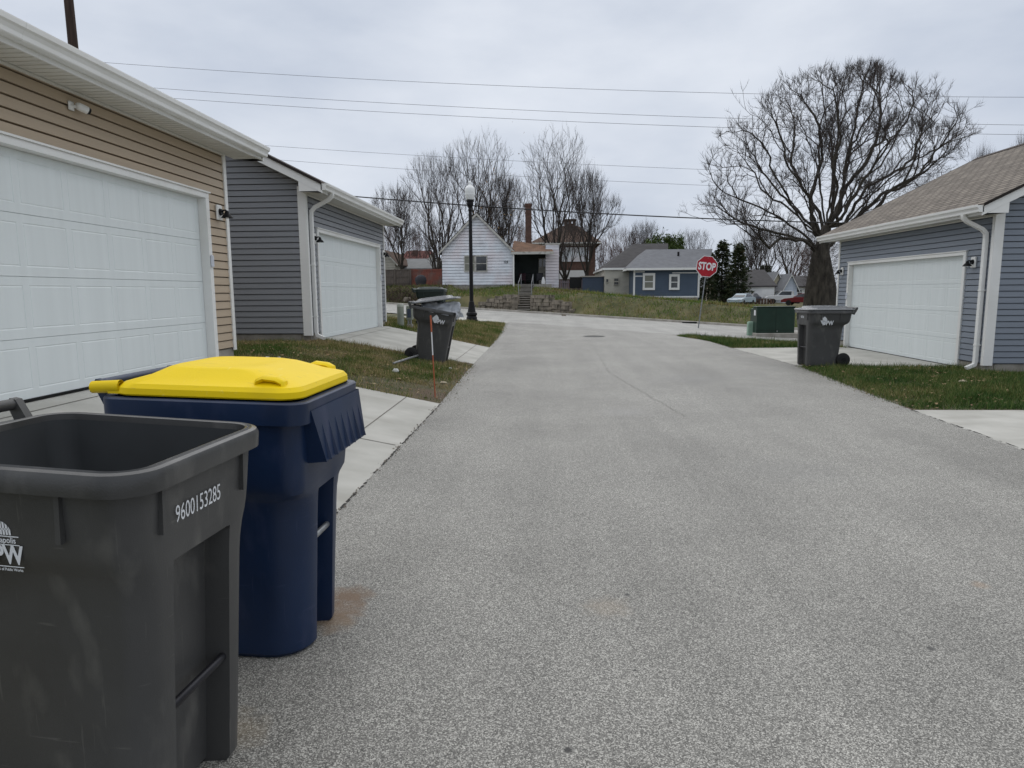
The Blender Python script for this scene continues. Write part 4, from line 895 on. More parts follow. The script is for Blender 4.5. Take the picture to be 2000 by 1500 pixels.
# fallen leaves
def leaves(name, polys, dens, sz, cols, label, keep=None):
    V = []
    for P in polys:
        xs = [p[0] for p in P]; ys = [p[1] for p in P]; n = int((max(xs)-min(xs))*(max(ys)-min(ys))*dens)
        x = RS.uniform(min(xs), max(xs), n); y = RS.uniform(min(ys), max(ys), n); k = inpoly(P, x, y)
        if keep is not None: k &= keep(x, y)
        V.append(np.stack([x[k], y[k]], 1))
    P = np.concatenate(V); n = len(P); z = zf(P[:, 0], P[:, 1])+RS.uniform(0.01, 0.05, n); s = sz*RS.uniform(0.5, 1.3, n); a = RS.uniform(0, 6.28, n); t = RS.uniform(-0.5, 0.5, (n, 4))
    Q = []
    for i, (u, v) in enumerate(((1, 0.1), (0.2, 0.55), (-1, 0), (0.1, -0.6))):
        Q.append(np.stack([P[:, 0]+s*(u*np.cos(a)-v*np.sin(a)), P[:, 1]+s*(u*np.sin(a)+v*np.cos(a)), z+s*t[:, i]], 1))
    o = np_mesh(name, np.stack(Q, 1).reshape(-1, 3), np.arange(4*n).reshape(-1, 4), blades(name+'_colours', cols, 0.2, 1.0)); return stuff(o, label, 'leaves')
leaves('fallen_leaves', LAWNS[:2], 26, 0.03, [(0.12, 0.075, 0.04), (0.25, 0.17, 0.09), (0.40, 0.33, 0.20)], 'dry leaves scattered over the lawns', vis)
leaves('fallen_leaves', [HILL], 4, 0.06, [(0.08, 0.05, 0.03), (0.2, 0.14, 0.08), (0.34, 0.28, 0.18)], 'dry leaves scattered over the far bank', vis)
# soil crumbs and gravel where grass meets asphalt
gv, gf = [], []
for (xa, ya, xb, yb, k) in ((-1.56, 9.7, -1.64, 14.8, 420), (4.86, 9.3, 5.30, 14.5, 420), (-1.67, 19.4, -1.95, 30, 260), (5.11, 19.3, 5.1, 27, 200), (-1.54, 4.3, -1.555, 9.6, 130)):
    for i in range(k):
        f = rnd.random(); x = xa+(xb-xa)*f+rnd.gauss(0, 0.09 if k > 140 else 0.02); y = ya+(yb-ya)*f; z = Z(x, y); r_ = rnd.uniform(0.004, 0.013)
        o_ = len(gv); gv += [(x-r_, y, z), (x+r_*0.5, y-r_, z), (x+r_*0.6, y+r_, z), (x+rnd.uniform(-.3, .3)*r_, y, z+r_*1.3)]; gf += [(o_, o_+1, o_+3), (o_+1, o_+2, o_+3), (o_+2, o_, o_+3)]
stuff(np_mesh('gravel', np.array(gv), np.array(gf), blades('gravel_colours', [(0.10, 0.09, 0.08), (0.20, 0.18, 0.15), (0.38, 0.35, 0.30)], 0.1, 2.0)), 'loose grit and soil crumbs along the alley edges', 'gravel')
# dead brush on the left of the bank
n = 9000
bx = RS.uniform(-17, -8.5, n); bt = 16.2+RS.gamma(3, 0.75, n); by = 32.5-0.7*bx+bt; bz = zf(bx, by)
k = (bt < 21.5); bx, by, bz = bx[k], by[k], bz[k]; n = len(bx)
a = RS.uniform(0, 6.28, n); l_ = RS.uniform(0.15, 0.55, n); e = RS.uniform(0.05, 1.2, n); w = 0.012
v0 = np.stack([bx, by, bz], 1); v1 = np.stack([bx+w*2, by, bz+w], 1); v2 = np.stack([bx+l_*np.cos(a)*np.cos(e), by+l_*np.sin(a)*np.cos(e), bz+l_*np.sin(e)], 1)
stuff(np_mesh('dead_brush', np.stack([v0, v1, v2], 1).reshape(-1, 3), np.arange(3*n).reshape(-1, 3), blades('brush_colours', [(0.035, 0.026, 0.02), (0.09, 0.065, 0.05), (0.20, 0.155, 0.11)], 0.25, 0.8)), 'tangle of dead brown brush on the left bank', 'brush')

# ---------------------------------------------------------------- bare trees (space colonisation)
def grow(A, seed, D, di, dk, it=200, up=0.05, kids_max=3, wob=0.15, inert=0.0, spar=None):
    N = [np.array(q, float) for q in seed]; PAR = list(spar) if spar is not None else [-1]+list(range(len(seed)-1)); CH = [0]*len(N)
    for p_ in PAR:
        if p_ >= 0: CH[p_] += 1
    A = np.array(A, float); nn = np.array(N); d2 = ((A[:, None, :]-nn[None])**2).sum(2); near = d2.argmin(1); nd = d2.min(1); alive = np.ones(len(A), bool)
    for _ in range(it):
        k = alive & (nd < di*di)
        if not k.any(): break
        nodes = np.unique(near[k]); acc = np.zeros((len(N), 3)); v = A[k]-np.array(N)[near[k]]; v /= np.linalg.norm(v, axis=1)[:, None]+1e-9
        np.add.at(acc, near[k], v); new = []
        for i in nodes:
            if CH[i] >= kids_max: continue
            d = acc[i]; L_ = np.linalg.norm(d)
            if L_ < 1e-6: continue
            d = d/L_+RS.normal(0, wob, 3)
            if PAR[i] >= 0:
                e_ = N[i]-N[PAR[i]]; d = d+e_/(np.linalg.norm(e_)+1e-9)*inert
            d[2] += up; d /= np.linalg.norm(d); q = N[i]+d*D
            new.append((i, q))
        if not new: break
        base = len(N)
        for i, q in new: N.append(q); PAR.append(int(i)); CH.append(0); CH[i] += 1
        Q = np.array([q for _, q in new]); dd = ((A[:, None, :]-Q[None])**2).sum(2); j = dd.argmin(1); m_ = dd.min(1); u = m_ < nd; near[u] = base+j[u]; nd[u] = m_[u]; alive &= nd > dk*dk
        dead = [i for i in nodes if CH[i] >= kids_max]
        if dead and len(new) == 0: break
        # attractors stuck on saturated nodes are dropped
        sat = np.array(CH)[near] >= kids_max; alive &= ~(sat & (RS.uniform(0, 1, len(A)) < 0.3))
    return np.array(N), np.array(PAR)
TPW = 2.15
def radii(N, PAR, tip, base, pw=None):
    pw = pw or TPW
    r = np.zeros(len(N)); kid = np.zeros(len(N), bool); acc = np.zeros(len(N))
    for i in range(len(N)-1, -1, -1):
        r[i] = acc[i]**(1/pw) if acc[i] > 0 else tip
        if PAR[i] >= 0: acc[PAR[i]] += r[i]**pw
    if base is None: return r
    g_ = math.log(base/tip)/max(1e-6, math.log(r[0]/tip))
    return tip*(r/tip)**g_
def limbs(N, PAR, r, sides=lambda q: 14 if q > 0.35 else (7 if q > 0.12 else (5 if q > 0.05 else 3)), rmin=0, rmax=9, flare=0.0):
    ch = {}
    for i, p_ in enumerate(PAR): ch.setdefault(p_, []).append(i)
    mb = MB(); st = [(None, i) for i in ch.get(-1, [])]
    while st:
        par, i = st.pop(); chain = [par] if par is not None else []
        cur = i
        while True:
            chain.append(cur); c = ch.get(cur, [])
            if not c: break
            c = sorted(c, key=lambda q: -r[q])
            for o in c[1:]: st.append((cur, o))
            cur = c[0]
        pts = [tuple(N[q]) for q in chain]; rr = [r[q] for q in chain]
        if par is not None: rr[0] = min(r[par]*0.8, rr[1]*1.15)
        if flare and par is None:
            rr[0] *= 1+flare; 
            if len(rr) > 1: rr[1] *= 1+flare*0.35
        k = sides(max(rr))
        if rmin <= max(rr) < rmax and len(pts) > 1: mb.tube(pts, rr, k, False)
    return mb
def twigs(N, PAR, r, n_tip, length, w, rt, up=0.35, curl=0.0, span=1.0):
    tipi = np.where(r < rt)[0]; d = N[tipi]-N[np.maximum(PAR[tipi], 0)]; L_ = np.linalg.norm(d, axis=1)[:, None]; d = d/(L_+1e-9)
    V = []
    I = np.repeat(np.arange(len(tipi)), n_tip); P = N[tipi][I]-d[I]*(L_[I]*RS.uniform(0, 1, (len(I), 1)))
    v = d[I]+RS.normal(0, curl or 0.55, (len(I), 3)); v[:, 2] += up; v /= np.linalg.norm(v, axis=1)[:, None]
    l_ = length*RS.uniform(0.4, 1.2, (len(I), 1))
    mid = P+v*l_*0.55; v2 = v+RS.normal(0, (curl or 0.55)*0.5, v.shape); v2[:, 2] += up*0.8; v2 /= np.linalg.norm(v2, axis=1)[:, None]; end = mid+v2*l_*0.5
    s = np.cross(v, RS.normal(0, 1, v.shape)); s /= np.linalg.norm(s, axis=1)[:, None]+1e-9; s2 = np.cross(v, s)
    n = len(I); B = [P+s*w, P-s*w*0.5+s2*w*0.87, P-s*w*0.5-s2*w*0.87, mid+s*w*0.7, mid-s*w*0.35+s2*w*0.6, mid-s*w*0.35-s2*w*0.6, end]
    Vv = np.stack(B, 1).reshape(-1, 3); o = np.arange(n)[:, None]*7
    T = [(0, 1, 4), (0, 4, 3), (1, 2, 5), (1, 5, 4), (2, 0, 3), (2, 3, 5), (3, 4, 6), (4, 5, 6), (5, 3, 6)]
    F = np.concatenate([o+np.array(t)[None] for t in T]); return Vv, F
def tree(name, label, loc, N, PAR, tip, base, group=None, tw=(3, 0.5, 0.007, 0.03, 0.35), bark=None, twigm=None, flare=0.5, thick=0.09, cat='tree', boost=None):
    t = thing(name, label, cat, loc, (0, 0, 0), group); r = radii(N, PAR, tip, base)
    if boost: r = boost(N, r)
    limbs(N, PAR, r, rmin=thick, flare=flare).build('trunk', bark or M['bark'], t, smooth=60, fix=False)
    b = limbs(N, PAR, r, rmax=thick); V, F = twigs(N, PAR, r, *tw)
    n0 = len(b.v); b.v.extend(map(tuple, V.tolist())); b.f.extend(map(tuple, (F+n0).tolist()))
    b.build('crown', twigm or M['twig'], t, fix=False)
    return t, r
# the great tree on the right
p = gnd(1602, 603); YT = p[1]+1.5; loc = np.array([at(1602, 603, YT)[0], YT, Z(at(1602, 603, YT)[0], YT)])
def tp(px, py, dy=0.0): return at(px, py, YT+dy)-loc
edge = [(1335, 425), (1330, 400), (1400, 372), (1372, 322), (1385, 290), (1420, 245), (1470, 205), (1530, 160), (1600, 138), (1690, 122), (1745, 132), (1800, 165), (1850, 190), (1890, 230), (1915, 275), (1912, 310), (1860, 350), (1810, 400), (1760, 430), (1730, 450), (1650, 440), (1600, 440), (1560, 470), (1520, 505), (1480, 490), (1440, 460), (1400, 440)]
A = []
ex_ = np.array(edge, float); cen = np.array([1635.0, 400.0])
while len(A) < 6500:
    x, y = rnd.uniform(1330, 1918), rnd.uniform(120, 505)
    if not inpoly([tuple(q) for q in edge], np.array([x]), np.array([y]))[0]: continue
    d = np.hypot(x-cen[0], (y-cen[1])*1.15)/300.0
    if rnd.random() > 0.25+0.75*min(1, d)**1.3: continue
    dep = 7.5*math.sqrt(max(0.05, 1-min(1, d)**2))*rnd.uniform(-1, 1)
    A.append(tp(x, y, dep))
# main limbs, each a bent chain from the trunk top
LIMB = [(2, -2.0, [(800, 1060), (640, 1020), (500, 980), (430, 960), (330, 960), (230, 950), (120, 905)]), (2, -3.2, [(760, 1050), (640, 1045), (580, 1100), (535, 1050)]),
        (3, 1.5, [(790, 1000), (740, 920), (680, 870), (600, 830), (530, 770), (500, 680), (420, 640), (320, 650)]), (3, -2.5, [(770, 960), (740, 920), (690, 830), (640, 740), (580, 640), (570, 560), (500, 480), (430, 440)]),
        (3, 3.0, [(820, 960), (810, 820), (850, 680), (870, 560), (860, 420), (800, 320)]), (3, -4.0, [(810, 900), (800, 800), (740, 720), (680, 640), (650, 500), (620, 400)]),
        (4, 1.0, [(900, 950), (930, 750), (940, 600), (900, 420), (880, 260)]), (4, -3.0, [(930, 900), (960, 760), (930, 640), (980, 480), (960, 330)]), (4, 4.0, [(960, 950), (1000, 720), (1020, 560), (1060, 420), (1090, 250)]),
        (4, -2.0, [(980, 940), (1070, 720), (1200, 640), (1260, 540), (1320, 420), (1380, 300)]), (4, 2.5, [(1000, 960), (1120, 760), (1280, 670), (1380, 600), (1420, 480), (1520, 360)]), (3, -3.5, [(1010, 970), (1180, 880), (1280, 760), (1420, 680), (1500, 560), (1620, 480)]),
        (2, 3.0, [(1000, 1000), (1100, 900), (1200, 800), (1300, 770), (1400, 700)]), (3, 5.0, [(860, 900), (760, 760), (700, 600), (720, 450)]), (4, 6.0, [(950, 900), (1010, 750), (1120, 620), (1180, 480), (1200, 330)]),
        (4, -0.5, [(1000, 970), (1150, 800), (1320, 660), (1480, 560), (1640, 490)]), (4, -5.0, [(980, 930), (1080, 760), (1220, 560), (1330, 380), (1430, 260)]), (3, -0.5, [(850, 930), (780, 760), (660, 560), (540, 390), (450, 330)]),
        (4, 1.5, [(880, 900), (850, 640), (760, 420), (690, 230)]), (4, -1.0, [(960, 900), (1010, 600), (1110, 380), (1160, 180)]), (4, 3.0, [(930, 900), (950, 560), (980, 330), (1000, 160)]), (2, 1.0, [(780, 1030), (640, 930), (500, 860), (400, 820), (330, 790)]), (3, 5.0, [(800, 960), (640, 800), (500, 620), (380, 520), (300, 470)])]
seed = [(0, 0, -0.3)]+[tuple(tp(*q)) for q in ((1603, 560), (1603, 520), (1603, 495), (1608, 470), (1614, 445))]; spar = [-1, 0, 1, 2, 3, 4]
for k0, dep, pts in LIMB:
    prev = np.array(seed[k0+1 if k0 < 5 else 5]); pi = min(k0+1, 5); m_ = len(pts)
    for i, (a, b) in enumerate(pts):
        q = np.array(tp(1300+a/2.857, 100+b/2.857, dep*((i+1)/m_)**0.8)); L_ = np.linalg.norm(q-prev); st = max(1, int(L_/0.55))
        for j in range(1, st+1):
            w_ = prev+(q-prev)*j/st+(RS.normal(0, 0.07, 3) if j < st else 0); seed.append(tuple(w_)); spar.append(pi); pi = len(seed)-1
        prev = q
FR = random.Random(5)
def fan(N, PAR, i, d, L_, dep, inside, up=0.10, ang=(18, 38), noise=0.10, seg=3, ratio=(0.70, 0.86), side=0.55, three=0.25):
    """fork again and again from node i along d"""
    d = Vector(d).normalized(); p = Vector(N[i]); cur = i; st = L_/seg
    for k in range(seg):
        d = (d+Vector((FR.gauss(0, noise), FR.gauss(0, noise), FR.gauss(0, noise)+up))).normalized(); p = p+d*st
        if not inside(p): return
        N.append(tuple(p)); PAR.append(cur); cur = len(N)-1
        if dep > 0 and k < seg-1 and FR.random() < side:
            a = d.orthogonal().normalized(); a = Matrix.Rotation(FR.uniform(0, 6.283), 3, d) @ a; t = R(FR.uniform(28, 55))
            fan(N, PAR, cur, d*math.cos(t)+a*math.sin(t), L_*FR.uniform(0.5, 0.72), max(0, dep-2), inside, up, ang, noise, seg, ratio, side, three)
    if dep <= 0: return
    n = 3 if FR.random() < three else 2; az = FR.uniform(0, 6.283); a0 = d.orthogonal().normalized()
    for k in range(n):
        a = Matrix.Rotation(az+6.283*k/n+FR.uniform(-.4, .4), 3, d) @ a0; t = R(FR.uniform(*ang))*(0.7 if k == 0 else 1.0)
        fan(N, PAR, cur, d*math.cos(t)+a*math.sin(t), L_*FR.uniform(*ratio), dep-1, inside, up, ang, noise, seg, ratio, side, three)
def pix(P):
    q = np.asarray(P, float)+loc-CAM; w_ = q @ _f; return CX+FL*(q @ _rt)/w_, CY+FL*(q @ _dn)/w_
_EX = np.array(edge, float)
from mathutils import noise as _nz
def in_crown(p):
    x, y = pix(p)
    if y > 505 or y < 118 or x < 1322 or x > 1925: return False
    c = False; n = len(edge)
    for k in range(n):
        (x1, y1), (x2, y2) = edge[k], edge[(k+1) % n]
        if (y1 > y) != (y2 > y) and x < (x2-x1)*(y-y1)/(y2-y1)+x1: c = not c
    if not c:      # frayed outline
        return FR.random() < 0.42
    if _nz.noise(Vector(p)*0.33) < -0.30 and FR.random() < 0.22: return False
    return FR.random() > 0.014
N = [tuple(q) for q in seed]; PAR = list(spar); nl = len(N); hub = np.array(tp(1622, 450, 0.0))
kid_n = [0]*nl
for p_ in PAR[1:]: kid_n[p_] += 1
gone = {}
for i in range(6, nl):
    gone[i] = gone.get(PAR[i], 0)+1
for i in range(6, nl):
    v = np.array(N[i])-hub; r_ = np.linalg.norm(v); rad_ = v/(r_+1e-6); ld = np.array(N[i])-np.array(N[PAR[i]]); ld /= np.linalg.norm(ld)+1e-9
    if kid_n[i] == 0:
        for _ in range(3): fan(N, PAR, i, ld+rad_*0.5+np.array([FR.gauss(0, .4), FR.gauss(0, .4), FR.gauss(0, .3)+0.1]), 1.7, 4, in_crown, ang=(20, 42))
    elif gone[i] > 4 and FR.random() < 0.27:
        d = rad_*0.75+ld*0.45+np.array([FR.gauss(0, .5), FR.gauss(0, .6), FR.gauss(0, .35)+0.32]); far_ = min(1.0, r_/9.0)
        fan(N, PAR, i, d, 1.15+0.75*(1-abs(far_-0.55))+FR.uniform(-.2, .3), 4 if FR.random() < 0.45 else 3, in_crown, ang=(22, 45), noise=0.13)
from mathutils import kdtree
kd = kdtree.KDTree(len(N))
for i, q in enumerate(N): kd.insert(q, i)
kd.balance()
far_a = [a_ for a_ in A if 0.8 < kd.find(a_)[2] < 3.0 and _nz.noise(Vector(a_)*0.33) > -0.2 and inpoly([tuple((np.array(q)-np.array([1625, 330]))*0.93+np.array([1625, 330])) for q in edge], *[np.array([c_]) for c_ in pix(a_)])[0]]
near_i = sorted(set(kd.find(a_)[1] for a_ in far_a)); print('gaps', len(far_a), len(near_i))
sub_n = [N[i] for i in near_i]
N2, P2 = grow(far_a, sub_n, 0.40, 3.6, 0.55, 120, up=0.10, wob=0.10, inert=0.7, kids_max=2, spar=[-1]*len(sub_n))
off_ = len(N)
for j in range(len(sub_n), len(N2)):
    N.append(tuple(N2[j])); q = P2[j]; PAR.append(near_i[q] if q < len(sub_n) else off_+q-len(sub_n))
N = np.array(N); PAR = np.array(PAR)
print('great tree nodes', len(N))
def trunk_boost(N, r):
    z = N[:, 2]; c = np.hypot(N[:, 0]-0.1, N[:, 1]); k = (r > 0.20)
    return np.where(k & (c < 1.6), r*(1+0.95*np.clip((5.8-z)/3.4, 0, 1)), r)
TPW = 2.02
BT, r = tree('bare_tree', 'huge spreading bare tree with a thick trunk, right of the stop sign', tuple(loc), N, PAR, 0.0105, None, tw=(3, 0.66, 0.0085, 0.0145, 0.45, 0.42), flare=0.3, boost=trunk_boost)
n = 2600; a = RS.uniform(0, 6.28, n); h = RS.uniform(0.8, 6.5, n); rr = RS.uniform(0.7, 1.3, n); P = np.stack([rr*np.cos(a), rr*np.sin(a), h], 1)
dv = np.stack([np.cos(a), np.sin(a), RS.uniform(-0.3, 1.2, n)], 1); dv /= np.linalg.norm(dv, axis=1)[:, None]; e = P+dv*RS.uniform(0.3, 1.5, (n, 1)); s = RS.normal(0, 0.012, (n, 3))
np_mesh('shaggy_growth', np.stack([P, P+s, e], 1).reshape(-1, 3), np.arange(3*n).reshape(-1, 3), M['twig'], BT)

TPW = 2.15
def vase(H, Wd, fork, lead, seed, dep=5):
    """prototype: trunk to the fork, then leaders fanning into an upright crown"""
    FR.seed(seed); N = [(0, 0, -0.3)]; PAR = [-1]
    for k in range(1, 5): N.append((FR.gauss(0, .03)*k, FR.gauss(0, .03)*k, fork*k/4)); PAR.append(k-1)
    def inside(p):
        z = p.z
        if z > H or z < fork*0.5: return z <= H and FR.random() < 0.5
        f = (z-fork)/(H-fork); w = Wd/2*(1.08*math.sin(math.pi*min(1.0, max(0.0, 0.14+0.70*f)))**0.8)*(1.0 if f < 0.7 else math.sqrt(max(0.03, 1-((f-0.7)/0.34)**2)))
        return math.hypot(p.x, p.y) < w*FR.uniform(0.88, 1.12)
    L0 = (H-fork)*0.255
    for k in range(lead):
        a = 6.283*k/lead+FR.uniform(-.4, .4); t = R(FR.uniform(16, 38)*(Wd/H/0.62)) if k else R(5)
        fan(N, PAR, 4 if k % 2 == 0 else 3, (math.sin(t)*math.cos(a), math.sin(t)*math.sin(a), math.cos(t)), L0*FR.uniform(0.85, 1.15), dep, inside, up=0.085, ang=(15, 38), noise=0.085, side=0.68)
    return np.array(N), np.array(PAR)
PROTO = {}
def proto(key, H, Wd, fork, n, seed, tip, base, red=False, tw=(2, 0.7, 0.0050, 0.0105, 0.45, 0.32), dep=5):
    N, PAR = vase(H, Wd, fork, n, seed, dep); N[:, 2] = np.where(N[:, 2] > fork, fork+(N[:, 2]-fork)*(H-fork)/(np.percentile(N[:, 2], 99.7)-fork), N[:, 2]); N[:, :2] *= Wd/2/np.percentile(np.hypot(N[:, 0], N[:, 1]), 97); PROTO[key] = (N, PAR, tip, base, red, tw, H, Wd)
proto('broad', 14, 10, 2.4, 6, 3, 0.0072, 0.34)
proto('tall', 16, 8.5, 3.0, 6, 5, 0.0072, 0.36)
proto('small', 9, 6.2, 1.8, 5, 8, 0.0070, 0.20)
proto('low', 6, 6.0, 1.2, 4, 9, 0.0085, 0.30, dep=4)
proto('thicket', 10, 9, 0.8, 6, 12, 0.0095, 0.13, True)
FIRST = {}
def plant(key, label, pxc, pyb, pyt, Y, wpx=None, rotz=0.0, group=None, name='bare_tree', twigm=None, zb=None):
    """a bare tree whose axis, foot and top are at the given photo rows, at depth Y"""
    N, PAR, tip, base, red, tw, H, Wd = PROTO[key]; x = at(pxc, pyb, Y)[0]
    z0 = Z(x, Y) if zb is None else zb
    h = at(pxc, pyt, Y)[2]-z0; s = h/(H*1.02); sw = s if wpx is None else (wpx/FL*Y)/(Wd*1.05)
    if key not in FIRST:
        t, _ = tree(name, label, (x, Y, z0), N, PAR, tip, base, group, tw, twigm=M['twig_red'] if red else (twigm or M['twig']))
        t.rotation_euler.z = rotz; t.scale = (sw, sw, s); FIRST[key] = t; return t
    return dup(FIRST[key], (x, Y, z0), (0, 0, rotz), (sw, sw, s), label, group)
gB = 'bare trees behind the white house'
plant('small', 'small upright bare tree behind the grey fence, left of the white house', 784, 525, 362, 72, 105, 0.3, gB)
plant('broad', 'tall bare tree left of the lamp, rising behind the white gable', 862, 520, 292, 78, 150, 1.0, gB)
plant('tall', 'tallest bare tree of the clump behind the white gable and lamp', 932, 520, 255, 84, 150, 2.0, gB)
plant('tall', 'tall bare tree between the chimney and the brick house', 1085, 528, 252, 76, 150, 0.4, gB)
plant('small', 'slim bare tree in front of the brick house roof', 1147, 540, 332, 72, 125, 1.7, gB)
plant('low', 'low crooked bare tree between the white house and the brick house', 1103, 556, 430, 66, 95, 0.9, gB)
plant('low', 'low dark bare tree touching the left wall of the white house', 852, 540, 415, 66, 110, 3.0, gB)
T4 = plant('small', 'bare tree still holding brown leaves right of the lamp', 982, 520, 340, 80, 110, 4.4, gB)
lf = RS.normal(0, 1, (420, 3))*np.array([2.0, 1.5, 2.2])+np.array([0, 0, 6.2]); s = 0.085; a = RS.normal(0, s, (420, 3)); b = RS.normal(0, s, (420, 3))
np_mesh('dead_foliage', np.stack([lf, lf+a, lf+a*0.6+b], 1).reshape(-1, 3), np.arange(1260).reshape(-1, 3), blades('dry_leaf_colours', [(0.14, 0.08, 0.035), (0.24, 0.15, 0.06), (0.12, 0.10, 0.05)], 0.2), T4)
gF = 'bare trees beyond the houses'
k = 0
far = [('thicket', 'reddish bare tree between the brick house and the dark roof', 1178, 520, 462, 100, 60), ('thicket', 'reddish bare tree above the ridge of the dark roof', 1222, 520, 440, 112, 95), ('thicket', 'reddish bare shrubby tree hugging the left slope of the dark roof', 1205, 525, 475, 92, 70),
       ('broad', 'grey bare tree above the right end of the metal grey roof', 1345, 520, 446, 118, 95), ('small', 'thin bare tree peeping over the grey hipped roof', 1262, 520, 432, 110, 70),
       ('broad', 'bare tree behind the white walled dark roof house', 1500, 530, 440, 150, 110), ('broad', 'wide bare tree behind the yellow gabled house', 1548, 530, 430, 135, 120), ('small', 'thin bare tree right of the dark conifers', 1468, 530, 440, 140, 80),
       ('thicket', 'reddish bare tree by the blue gabled house', 1590, 540, 470, 120, 90), ('broad', 'bare tree behind the roof of the slate blue garage', 1700, 520, 395, 95, 130), ('tall', 'pale bare tree over the ridge of the slate blue garage', 1800, 500, 330, 100, 120), ('broad', 'bare treetop at the right edge over the taupe roof', 2015, 480, 245, 70, 110), ('small', 'small bare treetop just left of the taupe ridge', 1905, 480, 288, 90, 70),
       ('thicket', 'bare tree just behind the left fence', 822, 530, 440, 88, 80), ('thicket', 'bare tree left of the red brick roofs', 758, 530, 430, 95, 70), ('thicket', 'bare scrub behind the brick chimney', 1010, 530, 430, 100, 90)]
for key, lb, px, pb, pt, Y, wp in far:
    k += 1; plant(key, lb, px, pb, pt, Y, wp, k*1.3, gF)
# evergreens
def conifer(label, pxc, pyt, Y, wpx, m, zb=None, n=3400, sparse=1.0, group='evergreens beyond the houses'):
    x = at(pxc, 500, Y)[0]; z0 = Z(x, Y); H = at(pxc, pyt, Y)[2]-z0; w = wpx/FL*Y/2
    t = thing('conifer_tree', label, 'tree', (x, Y, z0), (0, 0, 0), group)
    MB().tube([(0, 0, -0.2), (0, 0, H*0.97)], [0.22, 0.02], 7).build('trunk', M['bark'], t, smooth=60)
    f = RS.beta(1.1, 1.5, n); br = RS.randint(0, 70, n); ba = br*2.4; bh = (br % 35)/35.0*0.93+0.04; f2 = bh+RS.normal(0, 0.012, n)
    rad = w*np.clip(1-f2, 0.04, 1)**0.62*np.sqrt(RS.uniform(0, 1, n))*(1+0.45*np.sin(br*7.7)); a = ba+RS.normal(0, 0.34, n); P0 = RS.normal(0, 0.16, (n, 3))
    P = np.stack([rad*np.cos(a), rad*np.sin(a), H*(0.06+0.94*f2)-rad*0.10], 1)+P0; s = 0.12+0.012*H
    d1 = np.stack([np.cos(a)*s*2, np.sin(a)*s*2, RS.normal(-0.03, 0.10, n)], 1); d2 = RS.normal(0, s*0.6, (n, 3))
    np_mesh('crown', np.stack([P, P+d1, P+d2], 1).reshape(-1, 3), np.arange(3*n).reshape(-1, 3), m, t)
    return t
M['fir'] = blades('conifer_needles', [(0.022, 0.038, 0.018), (0.045, 0.058, 0.026), (0.10, 0.075, 0.04)], 0.25, 0.5)
M['bush'] = blades('evergreen_leaves', [(0.03, 0.055, 0.014), (0.065, 0.10, 0.022), (0.11, 0.14, 0.035)], 0.3, 0.4)
conifer('taller dark conifer right behind the stop sign', 1411, 468, 100, 50, M['fir'])
conifer('dark conifer with rusty tips, right of the taller one', 1443, 474, 98, 46, M['fir'])
conifer('broad dark conifer partly hidden by the stop sign', 1386, 492, 104, 52, M['fir'])
conifer('dark conifer peeping between the houses right of the others', 1495, 516, 150, 60, M['fir'])
def leafy(label, pxc, pyt, Y, wpx, m):
    x = at(pxc, 500, Y)[0]; z0 = Z(x, Y); H = at(pxc, pyt, Y)[2]-z0; w = wpx/FL*Y/2
    t = thing('evergreen_tree', label, 'tree', (x, Y, z0), (0, 0, 0), 'evergreens beyond the houses')
    MB().tube([(0, 0, -0.2), (0, 0, H*0.8)], [0.2, 0.05], 7).build('trunk', M['bark'], t, smooth=60)
    cs = RS.normal(0, 1, (26, 3))*np.array([w*0.42, w*0.42, H*0.16])+np.array([0, 0, H*0.7]); cs[:, 2] = np.clip(cs[:, 2], H*0.3, H*0.92)
    n = 4200; P = cs[RS.randint(0, 26, n)]+RS.normal(0, 1, (n, 3))*np.array([w*0.16, w*0.16, H*0.05]); s = 0.16
    np_mesh('crown', np.stack([P, P+RS.normal(0, s, (n, 3)), P+RS.normal(0, s, (n, 3))+np.array([0, 0, s])], 1).reshape(-1, 3), np.arange(3*n).reshape(-1, 3), m, t)
leafy('bright green bushy tree above the grey roof, left of its vent pipe', 1280, 460, 105, 55, M['bush'])
leafy('bright green bushy tree above the grey roof, over its vent pipe', 1317, 462, 103, 45, M['bush'])
# ---------------------------------------------------------------- houses across the street
def wallmat(name, c, c2=None, **k): return mat(name, c, 0.65, 0.08, 1.5, bump=0.1, bscale=40, c2=c2, **k)
M['old_white'] = overlay(overlay(wallmat('weathered_white_siding', (0.76, 0.80, 0.85)), (0.46, 0.49, 0.53), 1.1, 0.50, 0.74, (1, 1, 2.2), 0.75), (0.75, 0.63, 0.63), 0.5, 0.42, 0.62, amt=0.55)
M['old_trim'] = overlay(wallmat('weathered_trim', (0.50, 0.49, 0.45)), (0.16, 0.14, 0.12), 3, 0.5, 0.7, amt=0.8)
M['shingle_brown'] = bricky('brown_shingles', (0.21, 0.115, 0.07), (0.13, 0.078, 0.052), (0.07, 0.045, 0.03), 0.35, 0.16, 0.012, axes='xy', var=0.35)
M['shingle_grey'] = mat('grey_shingles', (0.155, 0.16, 0.172), 0.9, 0.12, 2.5, bump=0.3, bscale=14)
M['shingle_char'] = mat('charcoal_shingles', (0.058, 0.055, 0.056), 0.9, 0.18, 2.0, bump=0.3, bscale=14)
M['roof_brown'] = mat('old_brown_roof', (0.10, 0.062, 0.044), 0.9, 0.22, 1.5, bump=0.3, bscale=12)
M['red_brick'] = bricky('red_brick', (0.135, 0.066, 0.05), (0.095, 0.048, 0.038), (0.15, 0.12, 0.10), 0.22, 0.075, 0.008, axes='xz')
M['dark_wall'] = mat('porch_dark_green', (0.030, 0.040, 0.038), 0.7, 0.2, 2)  # dark greenish grey walls inside the porch
